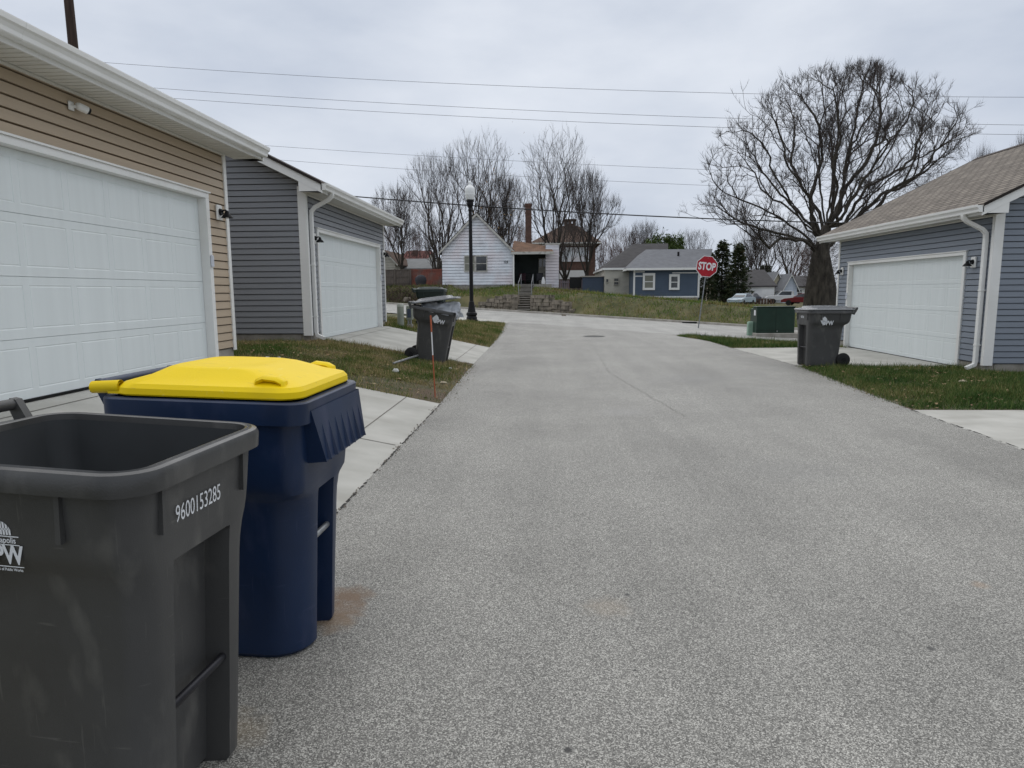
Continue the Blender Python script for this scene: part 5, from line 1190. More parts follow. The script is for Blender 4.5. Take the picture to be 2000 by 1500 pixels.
M['cream'] = overlay(wallmat('cream_siding', (0.47, 0.45, 0.39)), (0.32, 0.31, 0.28), 1.0, 0.5, 0.7, (1, 1, 3), 0.7)
M['blue_wall'] = wallmat('dark_blue_siding', (0.072, 0.102, 0.145))
M['navy_wall'] = wallmat('dark_blue_panel', (0.045, 0.065, 0.10))
M['stone'] = bricky('weathered_block_wall', (0.16, 0.14, 0.115), (0.25, 0.215, 0.17), (0.05, 0.042, 0.034), 0.62, 0.30, 0.02, axes='xz', var=0.5)
M['stone2'] = overlay(mat('weathered_stone', (0.15, 0.13, 0.105), 0.95, c2=(0.29, 0.25, 0.20), scale=3.0, bump=0.8, bscale=10), (0.06, 0.055, 0.04), 2.2, 0.52, 0.7)
M['riser'] = mat('shaded_step_stone', (0.05, 0.045, 0.036), 0.95, c2=(0.11, 0.10, 0.08), scale=4, bump=0.6, bscale=14)  # riser stone darkened, so shade between the treads sits in the colour
M['wood_grey'] = overlay(mat('weathered_fence_wood', (0.12, 0.10, 0.085), 0.9, 0.25, 6, stretch=(4, 4, 0.4)), (0.075, 0.065, 0.06), 1.2, 0.5, 0.7)
M['wood_red'] = overlay(mat('red_stained_wood', (0.22, 0.075, 0.055), 0.85, 0.3, 5, stretch=(4, 4, 0.4)), (0.16, 0.11, 0.095), 1.3, 0.45, 0.65)
M['wood_mauve'] = mat('greyed_mauve_wood', (0.17, 0.145, 0.16), 0.9, 0.35, 5, stretch=(5, 5, 0.4))
def window(par, x0, x1, z0, z1, y, frame='white', fw=0.09, pane='glass', bars=1, mull=False, sill=True):
    """window in a wall facing the camera (plane y)"""
    mb = MB(); yy0, yy1 = y-0.06, y+0.05
    mb.box(x0-fw, x1+fw, yy0, yy1, z1, z1+fw*1.2); mb.box(x0-fw, x1+fw, yy0-0.01*sill, yy1, z0-fw*1.1, z0)
    mb.box(x0-fw, x0, yy0, yy1, z0, z1); mb.box(x1, x1+fw, yy0, yy1, z0, z1)
    f = mb.build('window', M[frame], par, world=True); ORG[f.name] = ORG[par.name]
    mb = MB(); mb.box(x0+0.001, x1-0.001, y-0.01, y+0.02, z0+0.001, z1-0.001); mb.build('pane', M[pane], f, world=True)
    mb = MB()
    for i in range(bars):
        zz = z0+(z1-z0)*(i+1)/(bars+1); mb.box(x0+0.002, x1-0.002, y-0.035, y-0.0105, zz-0.03, zz+0.03)
    if mull: mb.box((x0+x1)/2-0.06, (x0+x1)/2+0.06, y-0.045, y-0.0105, z0+0.002, z1-0.002)
    mb.build('sash', M[frame], f, world=True); return f
def gable_front(name, label, pl, pr, pe, pt, pb, Y, depth, wall, roof, trim, course=0.25, cat='house', group=None, over=0.3, pk=None, side_only=False, opens=()):
    """house with its gable towards the camera: photo columns pl, pr, rows of eaves, peak and foot"""
    xm = (pl+pr)/2; x0, x1 = at(pl, pe, Y)[0], at(pr, pe, Y)[0]; ze = at(xm, pe, Y)[2]; zp = at(pk or xm, pt, Y)[2]; zb = at(xm, pb, Y)[2]; xp = at(pk, pt, Y)[0] if pk else (x0+x1)/2
    h = thing(name, label, cat, ((x0+x1)/2, Y, zb), (0, 0, 0), group)
    def ext(z):
        if z <= ze: return (0.0, x1-x0)
        k = min(0.995, (z-ze)/(zp-ze)); return ((xp-x0)*k, (x1-x0)-(x1-xp)*k)
    mb = MB(); siding(mb, (x0, Y, 0), (1, 0, 0), (0, -1, 0), zb, zp, ext, course, 0.03, reveal=course*0.21)
    for xx in (x0, x1): mb.quad((xx, Y, zb-1.5), (xx, Y+depth, zb-1.5), (xx, Y+depth, ze), (xx, Y, ze))
    mb.add([(x0, Y+depth, zb-1.5), (x1, Y+depth, zb-1.5), (x1, Y+depth, ze), (xp, Y+depth, zp), (x0, Y+depth, ze)], [(0, 1, 2, 3, 4)])
    wl = mb.build('wall', wall, h, world=True, fix=False); ORG[wl.name] = ORG[h.name]
    mb = MB(); mb.box(x0+0.03, x1-0.03, Y+0.02, Y+depth, zb-2.0, zb-0.001); mb.build('foundation', M['found'], h, world=True)
    mb = MB(); th = 0.14; o = over
    s0 = (zp-ze)/(xp-x0); s1 = (zp-ze)/(x1-xp)
    q = [(x0-o, ze-o*s0+0.03), (xp, zp+0.03), (x1+o, ze-o*s1+0.03), (x1+o, ze-o*s1+0.03+th), (xp, zp+0.03+th*1.2), (x0-o, ze-o*s0+0.03+th)]
    mb.add([(a, Y-o, b) for a, b in q]+[(a, Y+depth+o, b) for a, b in q], [(0, 1, 4, 5), (1, 2, 3, 4), (6, 11, 10, 7), (7, 10, 9, 8), (5, 4, 10, 11), (4, 3, 9, 10), (0, 6, 7, 1), (1, 7, 8, 2), (0, 5, 11, 6), (2, 8, 9, 3)])
    rf = mb.build('roof', roof, h, world=True); ORG[rf.name] = ORG[h.name]
    mb = MB(); w = 0.16
    for (xa, za), (xb, zb_) in (((x0-o, ze-o*s0), (xp, zp)), ((xp, zp), (x1+o, ze-o*s1))):
        mb.add([(xa, Y-o-0.03, za+0.03+th*0.6), (xb, Y-o-0.03, zb_+0.03+th*0.6), (xb, Y-o-0.03, zb_-w*0.7), (xa, Y-o-0.03, za-w*0.5), (xa, Y-o-0.003, za+0.03+th*0.6), (xb, Y-o-0.003, zb_+0.03+th*0.6), (xb, Y-o-0.003, zb_-w*0.7), (xa, Y-o-0.003, za-w*0.5)], [(0, 1, 2, 3), (4, 7, 6, 5), (0, 4, 5, 1), (3, 2, 6, 7), (0, 3, 7, 4), (1, 5, 6, 2)])
    mb.build('rake_trim', trim, rf, world=True)
    return h, x0, x1, zb, ze, zp
# white house with porch
Y1 = 60.0
H1, x0, x1, zb, ze, zp = gable_front('house', 'weathered white gabled house with a dark open porch, on the bank behind the lamp', 863, 1001, 490, 419, 557, Y1, 11, M['old_white'], M['shingle_char'], M['old_trim'], 0.255, pk=931)
for a, b in ((908, 926.5), (930, 950)):
    window(H1, at(a, 500, Y1-.04)[0], at(b, 500, Y1-.04)[0], at(920, 529, Y1)[2], at(920, 501, Y1)[2], Y1-0.035, 'old_trim', 0.07, 'blind' if a < 920 else 'glass', 1)
mb = MB()
put_text(mb, '123', 0.30, (at(988, 513, Y1)[0], Y1-0.05, at(988, 512, Y1)[2]), (1, 0, 0), (0, 0, 1), 0.01, 0.9); mb.build('house_number', M['black'], H1, world=True, fix=False)
# porch: floor, recess walls, shed roof, post
xa, xb, xc = x1+0.02, at(1078, 500, Y1)[0], at(1092, 500, Y1)[0]; zt = at(1060, 478, Y1+1.2)[2]; zf_ = at(1040, 555, Y1)[2]
mb = MB(); mb.box(xa, xb-0.02, Y1-0.4, Y1+3.4, zb-1.6, zf_); mb.build('porch_floor', M['curb'], H1, world=True)
mb = MB(); mb.quad((xa, Y1+3.4, zf_), (xb, Y1+3.4, zf_), (xb, Y1+3.4, ze+0.6), (xa, Y1+3.4, ze+0.6)); mb.quad((xa+0.005, Y1+0.05, zf_), (xa+0.005, Y1+3.4, zf_), (xa+0.005, Y1+3.4, ze), (xa+0.005, Y1+0.05, ze)); mb.build('porch_wall', M['dark_wall'], H1, world=True, fix=False)
zl = at(1040, 491, Y1-.6)[2]
mb = MB(); siding(mb, (xb-0.55, Y1+1.2, 0), (1, 0, 0), (0, -1, 0), zb-0.3, zt, const(0, xc-xb+0.55), 0.255, 0.03, reveal=0.054)
mb.quad((xb-0.55, Y1+1.2, zb), (xb-0.55, Y1+3.4, zb), (xb-0.55, Y1+3.4, zt), (xb-0.55, Y1+1.2, zt)); mb.quad((xc, Y1+1.2, zb-1), (xc, Y1+10, zb-1), (xc, Y1+10, zt), (xc, Y1+1.2, zt))
mb.quad((xa, Y1+3.42, zl-0.2), (xb, Y1+3.42, zl-0.2), (xb, Y1+3.42, zt), (xa, Y1+3.42, zt)); mb.build('annex_wall', M['old_white'], H1, world=True, fix=False)
mb = MB(); mb.box(xb-0.6, xc+0.1, Y1+1.12, Y1+10, zt+0.001, zt+0.12); mb.box(xa+0.1, xb-0.601, Y1+3.36, Y1+10, zt+0.001, zt+0.12); mb.build('annex_roof', M['old_trim'], H1, world=True)
zh_ = at(1020, 474, Y1+2.5)[2]+0.25
mb = MB(); mb.add([(xa-0.1, Y1-0.6, zl), (xb+0.15, Y1-0.6, zl-0.04), (xb-0.2, Y1+3.3, zh_-0.55), (xa-0.05, Y1+3.3, zh_), (xa-0.1, Y1-0.6, zl-0.12), (xb+0.15, Y1-0.6, zl-0.16), (xb-0.2, Y1+3.3, zh_-0.67), (xa-0.05, Y1+3.3, zh_-0.12)], [(0, 1, 2, 3), (4, 7, 6, 5), (0, 4, 5, 1), (1, 5, 6, 2), (2, 6, 7, 3), (3, 7, 4, 0)])
mb.build('porch_roof', M['shingle_brown'], H1, world=True)
mb = MB(); mb.box(xa-0.1, xb+0.16, Y1-0.66, Y1-0.605, zl-0.24, zl-0.02); mb.build('porch_beam', M['old_trim'], H1, world=True)
mb = MB(); mb.box(xa+0.02, xa+0.15, Y1-0.55, Y1-0.42, zf_-0.35, zl-0.25); mb.build('porch_post', M['white'], H1, world=True)
mb = MB(); mb.box(at(1052, 540, Y1+3.3)[0], at(1071, 540, Y1+3.3)[0], Y1+3.33, Y1+3.39, zf_, at(1060, 504, Y1+3.3)[2]); dd = mb.build('porch_door', M['cream'], H1, world=True); ORG[dd.name] = ORG[H1.name]
mb = MB(); 
for a, b in ((1053, 1058.5), (1060.5, 1068)): mb.box(at(a, 540, Y1+3.3)[0], at(b, 540, Y1+3.3)[0], Y1+3.31, Y1+3.328, at(1060, 521, Y1+3.3)[2], at(1060, 506, Y1+3.3)[2])
mb.each('door_glass', M['glass'], dd, world=True)
def chair(px, Yc, label, m):
    x = at(px, 550, Yc)[0]; c = thing('porch_chair', label, 'chair', (x, Yc, zf_)); 
    MB().bbox(-0.3, 0.3, -0.3, 0.3, 0.36, 0.46, 0.03).build('seat', m, c); MB().bbox(-0.3, 0.3, 0.24, 0.32, 0.461, 1.0, 0.03).build('backrest', m, c)
    for a in (-0.26, 0.26):
        for b in (-0.26, 0.26): MB().tube([(a, b, 0), (a, b, 0.36)], 0.025, 6).build('leg', m, c)
M['dark_red'] = mat('dark_red_fabric', (0.035, 0.012, 0.018), 0.8, 0.3)
chair(1020, Y1+1.3, 'dark reddish chair in the left half of the porch', M['dark_red']); chair(1031, Y1+1.8, 'black chair in the middle of the porch', M['black']); chair(1054, Y1+1.5, 'black chair before the porch door', M['dark_metal'])
mb = MB(); x = at(1061, 550, Y1)[0]; mb.lathe([(0.16, 0), (0.19, 0.2), (0.12, 0.42), (0.10, 0.55), (0.05, 0.62)], 10, (x, Y1+0.1, zf_)); tag(mb.build('white_sack', M['sign_white'], None, smooth=50), 'small white sack at the edge of the porch', 'sack')
# stairs and stone walls on the bank
xs0, xs1 = XS0, XS1; xm = (xs0+xs1)/2; y0_ = sline(16.3, xm); zlo = Z(xm, y0_)
ST = thing('stone_stairs', 'worn stone steps with thin rails, climbing to the porch', 'stairs', (xm, y0_, zlo))
y0_ = sline(17.2, xm); n = 7; ymid = sline(19.9, xm); zmid = Z(xm, sline(20.1, xm))+0.03; ylast = Y1-0.42; zt_ = zf_-0.05; mb = MB(); PR = [(y0_, zlo)]
for i in range(n): PR.append((y0_+(ymid-y0_)*(i+1)/n, zlo+(zmid-zlo)*(i+1)/n))
for i in range(1, 8): PR.append((ymid+(ylast-ymid)*i/8, max(zmid+(zt_-zmid)*i/8, Z(xm, ymid+(ylast-ymid)*i/8)+0.05)))
PR.append((ylast, zt_))
for (ya_, za_), (yb_, zb_) in zip(PR[:-1], PR[1:]): mb.box(xs0, xs1, ya_, yb_+0.35 if yb_ < ylast-0.4 else yb_, zlo-0.6, zb_-rnd.uniform(0, 0.015))
for st_ in parts_of(mb):
    so_ = st_.build('step', M['riser'], ST, world=True); ORG[so_.name] = ORG[ST.name]; xs_ = [v[0] for v in st_.v]; ys_ = [v[1] for v in st_.v]; zs_ = max(v[2] for v in st_.v)
    t_ = MB(); t_.box(min(xs_)-0.003, max(xs_)+0.003, min(ys_)-0.05, min(ys_)+0.36, zs_+0.001, zs_+0.045); t_.build('tread', M['curb'], so_, world=True)
for xx, sg_ in ((xs0, -1), (xs1, 1)):
    m_ = MB(); xa_, xb_ = (xx-0.42, xx-0.002) if sg_ < 0 else (xx+0.002, xx+0.42); m_.bbox(xa_, xb_, sline(17.35, xm), sline(20.4, xm), zlo-0.5, zlo+1.12, 0.04); m_.build('side_wall', M['stone2'], ST, world=True)
for xx in (xs0-0.05, xs1+0.05):
    m_ = MB(); pts = []
    for f in (0.35, 0.97):
        yy = y0_+(ylast-y0_)*f; zz = max(Z(xx, yy), float(np.interp(yy, [q[0] for q in PR], [q[1] for q in PR]))); m_.tube([(xx, yy, zz-0.1), (xx, yy, zz+0.95)], 0.03, 6); pts.append((xx, yy, zz+0.95))
    m_.tube(pts, 0.025, 6); m_.build('handrail', M['steel'], ST, world=True)
def stone_wall(label, pxs, tops, group='stone retaining walls'):
    """block wall following the bank: photo columns and the photo rows of its top"""
    P = []
    for px, pt in zip(pxs, tops):
        Y = 50.0
        for _ in range(30):
            x = at(px, 590, Y)[0]; Y = 0.5*Y+0.5*sline(17.7, x)
        P.append((x, Y, at(px, pt, Y)[2]))
    w = thing('retaining_wall', label, 'wall', (P[0][0], P[0][1], Z(P[0][0], P[0][1])), (0, 0, 0), group)
    mb = MB(); row = 0.29
    # individual courses of blocks in one mesh
    for (xa_, ya_, ta), (xb_, yb_, tb) in zip(P[:-1], P[1:]):
        d = Vector((xb_-xa_, yb_-ya_, 0)); L_ = d.length; d.normalize(); nn = Vector((-d.y, d.x, 0)); top = ta
        zb_ = min(Z(xa_, ya_-0.3), Z(xb_, yb_-0.3))-0.3; rows = max(1, int(round((top-zb_)/row))); rh = (top-zb_)/rows
        for r_ in range(rows):
            a = -rnd.uniform(0, 0.5)
            while a < L_:
                l_ = rnd.uniform(0.35, 1.15) ; a0, a1 = max(0, a)+0.012, min(L_, a+l_)-0.012; a += l_
                if a1-a0 < 0.05: continue
                o0 = rnd.uniform(-0.05, 0.05); p_ = Vector((xa_, ya_, 0))+d*a0; q_ = Vector((xa_, ya_, 0))+d*a1; za, zb2 = zb_+r_*rh+0.010, zb_+(r_+1)*rh-rnd.uniform(0.006, 0.02)
                f0 = nn*(-0.18+o0); f1 = nn*0.25; c = 0.025
                mb.add([tuple(p_+f0+Vector((0, 0, za))), tuple(q_+f0+Vector((0, 0, za))), tuple(q_+f1+Vector((0, 0, za))), tuple(p_+f1+Vector((0, 0, za))), tuple(p_+f0+nn*c+d*c+Vector((0, 0, zb2))), tuple(q_+f0+nn*c-d*c+Vector((0, 0, zb2))), tuple(q_+f1+Vector((0, 0, zb2))), tuple(p_+f1+Vector((0, 0, zb2)))], [(0, 1, 5, 4), (1, 2, 6, 5), (2, 3, 7, 6), (3, 0, 4, 7), (4, 5, 6, 7), (0, 3, 2, 1)])
    mb.build('stone_course', M['stone2'], w, world=True)
stone_wall('stepped stone wall left of the stone stairs', [936, 952, 968, 985, 1011], [589, 583, 578, 575, 575])
stone_wall('stone wall with a flat cap, right of the stone stairs', [1038, 1080, 1097, 1114], [576, 586, 589, 596])
for px, py, w_, lb in ((928, 601, 0.3, 'loose stone block at the left end of the stepped wall'), (946, 602, 0.35, 'loose stone block at the foot of the stepped wall'), (1118, 611, 0.35, 'loose pale stone at the right end of the capped wall'), (1101, 617, 0.2, 'small loose stone in the gutter below the capped wall'), (795, 588, 0.4, 'rounded stone in the dead brush on the left'), (840, 592, 0.35, 'rounded stone in the dead brush behind the dark green bin')):
    q = gnd(px, py, 40); mb = MB(); nn_ = 9
    mb.loft([[(q[0]+w_*(1-0.3*f)*math.cos(6.283*i/nn_)*rnd.uniform(.8, 1.1), q[1]+w_*0.7*math.sin(6.283*i/nn_)*rnd.uniform(.8, 1.1), q[2]-0.1+w_*1.1*f) for i in range(nn_)] for f in (0, 0.5, 0.85, 1)], True, True)
    tag(mb.build('stone', M['stone2'], None, smooth=35), lb, 'stone')
# chimney and brick house behind
Yc = 74.0; xa, xb = at(1026, 440, Yc)[0], at(1038, 440, Yc)[0]
mb = MB(); mb.box(xa, xb, Yc, Yc+0.7, 0.5, at(1032, 402, Yc)[2]); C_ = thing('brick_chimney', 'tall narrow red brick chimney rising behind the porch roof', 'chimney', (xa, Yc, 0.5)); mb.build('stack', M['red_brick'], C_, world=True)
mb = MB(); z = at(1032, 402, Yc)[2]; mb.box(xa-0.06, xb+0.06, Yc-0.06, Yc+0.76, z+0.001, z+0.25); mb.build('cap', M['red_brick'], C_, world=True)
def hip_house(name, label, pl, pr, pe, pt, pb, Y, depth, wall, roof, ridge, over=0.5, group=None, rw=None, eave='white'):
    x0, x1 = at(pl, pe, Y)[0], at(pr, pe, Y)[0]; xm = (pl+pr)/2; ze = at(xm, pe, Y)[2]; zb = at(xm, pb, Y)[2]; yr = Y+depth/2; zr = at(xm, pt, yr)[2]; r0, r1 = at(ridge[0], pt, yr)[0], at(ridge[1], pt, yr)[0]
    h = thing(name, label, 'house', ((x0+x1)/2, Y, zb), (0, 0, 0), group)
    mb = MB(); mb.box(x0, x1, Y, Y+depth, zb-1.5, ze); wl = mb.build('wall', wall, h, world=True)
    o = over; E = [(x0-o, Y-o, ze), (x1+o, Y-o, ze), (x1+o, Y+depth+o, ze), (x0-o, Y+depth+o, ze), (r0, yr, zr), (r1, yr, zr)]
    E2 = [(a, b, c-0.16) for a, b, c in E[:4]]
    mb = MB(); mb.add(E+E2, [(0, 1, 5, 4), (1, 2, 5), (2, 3, 4, 5), (3, 0, 4), (9, 8, 7, 6)]); rf = mb.build('roof', roof, h, world=True, fix=False); ORG[rf.name] = ORG[h.name]
    mb = MB(); mb.box(x0-o-0.01, x1+o+0.01, Y-o-0.02, Y-o-0.001, ze-0.17, ze+0.0); mb.box(x0-o-0.02, x0-o-0.001, Y-o, Y+depth, ze-0.17, ze); mb.box(x1+o+0.001, x1+o+0.02, Y-o, Y+depth, ze-0.17, ze); mb.build('eave_board', M[eave], rf, world=True)
    return h, x0, x1, zb, ze
Yb = 88.0
H2, x0, x1, zb, ze = hip_house('brick_house', 'red brick house with a brown hipped roof, behind the low crooked tree', 1046, 1163, 474, 441, 545, Yb, 10, M['red_brick'], M['roof_brown'], (1096, 1128), 0.7)
mb = MB(); mb.box(at(1090, 500, Yb)[0], at(1150, 500, Yb)[0], Yb-0.12, Yb-0.002, at(1120, 511, Yb)[2], at(1120, 483, Yb)[2]); mb.build('porch_screen', M['old_white'], H2, world=True)
mb = MB(); mb.box(at(1092, 500, Yb)[0], at(1148, 500, Yb)[0], Yb-0.10, Yb-0.002, at(1120, 545, Yb)[2], at(1120, 528, Yb)[2]); mb.build('white_panel', M['sign_white'], H2, world=True)
mb = MB(); mb.box(at(1049, 480, Yb)[0], at(1164, 480, Yb)[0], Yb-0.16, Yb-0.002, at(1120, 480, Yb)[2], at(1120, 476, Yb)[2]); mb.build('frieze_board', M['old_trim'], H2, world=True)
yr = Yb+5; xa, xb = at(1102, 440, yr)[0], at(1124, 440, yr)[0]; z0, z1 = at(1113, 446, yr)[2], at(1113, 429, yr)[2]
mb = MB(); mb.box(xa, xb, yr-0.8, yr+0.8, z0-0.4, z0+0.55)
for a in (xa, (xa+xb)/2-0.2, xb-0.35): mb.box(a, a+0.35, yr-0.8, yr+0.8, z0+0.551, z1-0.151)
mb.box(xa-0.1, xb+0.1, yr-0.9, yr+0.9, z1-0.15, z1); mb.build('roof_lantern', M['roof_brown'], H2, world=True)
# cream house with dark roof, blue house with grey roof
H3, x0, x1, zb, ze = hip_house('house', 'small cream sided house with a dark steep roof, left of the dark blue house', 1181, 1300, 523, 476, 576, 58.0, 12, M['cream'], M['shingle_char'], (1238, 1305), 0.15)
for a, b, c, d in ((1184, 1188, 545, 551), (1199.5, 1208, 544, 556)):
    window(H3, at(a, 540, 57.95)[0], at(b, 540, 57.95)[0], at(1200, d, 57.95)[2], at(1200, c, 57.95)[2], 57.95, 'cream', 0.03, 'glass', 1 if b-a > 5 else 0)
Yd = 55.0
H4, x0, x1, zb, ze = hip_house('house', 'dark blue sided house with a grey hipped roof, behind the stop sign', 1238, 1366, 523.5, 487, 579, Yd, 9, M['blue_wall'], M['shingle_grey'], (1262, 1392), 0.55)
mb = MB(); siding(mb, (x0, Yd-0.004, 0), (1, 0, 0), (0, -1, 0), zb, ze-0.03, const(0.0, x1-x0), 0.155, 0.02, reveal=0.02); mb.build('siding', M['blue_wall'], H4, world=True, fix=False)
for xx in (x0-0.03, x1-0.10): MB().box(xx, xx+0.14, Yd-0.06, Yd-0.026, zb-0.1, ze-0.17).build('corner_board', M['white'], H4, world=True)
MB().box(x0, x1, Yd-0.05, Yd-0.026, zb-0.09, zb+0.02).build('base_board', M['white'], H4, world=True)
MB().box(x0+0.05, x1-0.05, Yd-0.02, Yd-0.003, zb-1.2, zb-0.091).build('foundation', M['found'], H4, world=True)
for a, b, c, d in ((1259.5, 1275.5, 538, 562), (1311, 1323.5, 540.5, 562)): window(H4, at(a, 540, Yd-.05)[0], at(b, 540, Yd-.05)[0], at(1290, d, Yd)[2], at(1290, c, Yd)[2], Yd-0.04, 'white', 0.16, 'blind' if a < 1300 else 'glass', 1)
for a, b, c in ((1240, 1259, 531), (1240, 1257, 539.5), (1313, 1364, 533)):
    MB().box(at(a, c, Yd)[0], at(b, c, Yd)[0], Yd-0.05, Yd-0.027, at(a, c, Yd)[2]-0.045, at(a, c, Yd)[2]+0.045).build('bare_strip', M['sign_white'], H4, world=True)
q = at(1325, 497, Yd+2.6); MB().tube([(q[0], q[1], q[2]-0.25), (q[0], q[1], q[2]+0.22)], 0.09, 8).build('vent_pipe', M['black'], H4, world=True)
# navy shed wall and picket fence between
Ys = 58.5; xa, xb = at(1138, 555, Ys)[0], at(1179, 555, Ys)[0]; zb = at(1158, 574, Ys)[2]
S = thing('shed', 'low dark blue shed between the picket fence and the cream house', 'shed', (xa, Ys, zb)); zt = at(1158, 541, Ys)[2]
mb = MB(); siding(mb, (xa, Ys, 0), (1, 0, 0), (0, -1, 0), zb-0.3, zt, const(0, xb-xa), 0.2, 0.015); mb.quad((xa, Ys, zb-.3), (xa, Ys+3, zb-.3), (xa, Ys+3, zt), (xa, Ys, zt)); mb.quad((xb, Ys, zb-.3), (xb, Ys+3, zb-.3), (xb, Ys+3, zt), (xb, Ys, zt)); mb.quad((xa, Ys+3, zb-.3), (xb, Ys+3, zb-.3), (xb, Ys+3, zt), (xa, Ys+3, zt)); mb.build('wall', M['navy_wall'], S, world=True, fix=False)
MB().box(xa-0.1, xb+0.1, Ys-0.12, Ys+3.1, zt+0.001, zt+0.1).build('roof', M['curb'], S, world=True)
MB().box(at(1113, 545, Ys)[0], xa-0.02, Ys+0.4, Ys+0.6, zb+0.5, at(1120, 541, Ys)[2]).build('side_board', M['black'], S, world=True)
def fence(label, pa, pb, ptop, pbot, Y, m, pitch, bw, rails, group='wooden fences', gap=True, name='wood_fence', pa_post=(), prot=0.0):
    x0, x1 = at(pa, ptop, Y)[0], at(pb, ptop, Y)[0]; zb = at((pa+pb)/2, pbot, Y)[2]; zt = at((pa+pb)/2, ptop, Y)[2]
    f = thing(name, label, 'fence', ((x0+x1)/2, Y, zb), (0, 0, 0), group); mb = MB(); x = x0
    while x < x1:
        mb.box(x, min(x1, x+bw), Y+rnd.uniform(-.006, .006), Y+0.03, zb-0.15, zt-rnd.uniform(0, .05)); x += pitch
    mb.build('board_panel', m, f, world=True)
    for r_ in rails: MB().box(x0, x1, Y-0.05, Y-0.007, zb+(zt-zb)*r_-0.04, zb+(zt-zb)*r_+0.04).build('rail', m, f, world=True)
    for px in pa_post:
        xx = at(px, ptop, Y)[0]; MB().box(xx-0.06, xx+0.06, Y-0.12, Y-0.0505, zb-0.2, zt+0.03).build('post', m, f, world=True)
fence('weathered grey board fence at the far left, beside the grey garage', 745, 803, 526, 555, 64.0, M['wood_grey'], 0.15, 0.14, (0.96, 0.52, 0.06), pa_post=(771, 802))
fence('faded red board fence meeting the white house', 803, 863, 525, 555, 64.2, M['wood_red'], 0.15, 0.142, (0.9,))
fence('gappy mauve grey picket fence right of the porch', 1093, 1138, 547, 568, 59.0, M['wood_mauve'], 0.17, 0.10, (0.8, 0.25), pa_post=(1137,))
q = at(822, 555, 62.5); mb = MB(); mb.loft([[(q[0]+a*sx*1.0, 62.5+b*0.5*sx, q[2]-0.1+h_) for a, b in ((1, 0), (.7, .7), (0, 1), (-.7, .7), (-1, 0), (-.7, -.7), (0, -1), (.7, -.7))] for sx, h_ in ((0.42, 0), (0.55, 0.45), (0.5, 0.7), (0.28, 0.9), (0.1, 0.95))], True, True); tag(mb.build('covered_grill', mat('grill_cover', (0.03, 0.03, 0.036), 0.7, 0.2), None, smooth=40), 'dark covered grill standing before the red fence', 'grill')
# far left roofs behind the fence
M['red_roof'] = mat('red_roof_tiles', (0.155, 0.05, 0.042), 0.85, 0.25, 2.5, bump=0.4, bscale=9); M['pale_roof'] = mat('pale_grey_roof', (0.20, 0.205, 0.205), 0.85, 0.12, 1.5, bump=0.2)
def side_house(label, pl, pr, pridge, peave, pb, Y, depth, wall, roof, group='houses far behind', name='house', wins=()):
    """long roof slope towards the camera"""
    x0, x1 = at(pl, peave, Y)[0], at(pr, peave, Y)[0]; xm = (pl+pr)/2; ze = at(xm, peave, Y)[2]; zr = at(xm, pridge, Y+depth/2)[2]; zb = at(xm, pb, Y)[2]
    h = thing(name, label, 'house', ((x0+x1)/2, Y, zb), (0, 0, 0), group)
    mb = MB(); mb.add([(x0, Y, zb-1), (x1, Y, zb-1), (x1, Y+depth, zb-1), (x0, Y+depth, zb-1), (x0, Y, ze), (x1, Y, ze), (x1, Y+depth, ze), (x0, Y+depth, ze), (x0, Y+depth/2, zr-0.05), (x1, Y+depth/2, zr-0.05)], [(0, 1, 5, 4), (1, 2, 6, 9, 5), (2, 3, 7, 6), (3, 0, 4, 8, 7)]); w_ = mb.build('wall', wall, h, world=True)
    o = 0.3; mb = MB(); s = (zr-ze)/(depth/2); q = [(Y-o, ze-o*s), (Y+depth/2, zr), (Y+depth+o, ze-o*s)]
    mb.add([(x0-o, a, b) for a, b in q]+[(x1+o, a, b) for a, b in q]+[(x0-o, a, b+0.18) for a, b in q]+[(x1+o, a, b+0.18) for a, b in q], [(6, 7, 10, 9), (7, 8, 11, 10), (0, 3, 4, 1), (1, 4, 5, 2), (0, 6, 9, 3), (2, 5, 11, 8), (0, 1, 7, 6), (1, 2, 8, 7), (3, 9, 10, 4), (4, 10, 11, 5)]); rf = mb.build('roof', roof, h, world=True); ORG[rf.name] = ORG[h.name]
    for a, b, c, d in wins: window(h, at(a, c, Y-.05)[0], at(b, c, Y-.05)[0], at(xm, d, Y)[2], at(xm, c, Y)[2], Y-0.03, 'white', 0.12, 'glass', 1)
    return h, rf
h, rf = side_house('red roofed house beyond the grey fence, behind the small upright tree', 787, 831, 492, 508, 530, 105, 9, M['cream'], M['red_roof']); q = at(812, 500, 107)
MB().box(q[0]-0.4, q[0]+0.4, 106.6, 107.4, q[2]-1.5, at(812, 489, 107)[2]).build('chimney', M['red_brick'], rf, world=True)
side_house('low house with a pale grey roof right behind the red fence', 775, 862, 508, 526, 545, 80, 10, M['cream'], M['pale_roof'])
gable_front('house', 'grey house with a brown roof at the far left, beside the grey garage wall', 735, 772, 512, 492, 545, 76, 8, M['cream'], M['roof_brown'], M['old_trim'], 0.3, group='houses far behind', over=0.35)
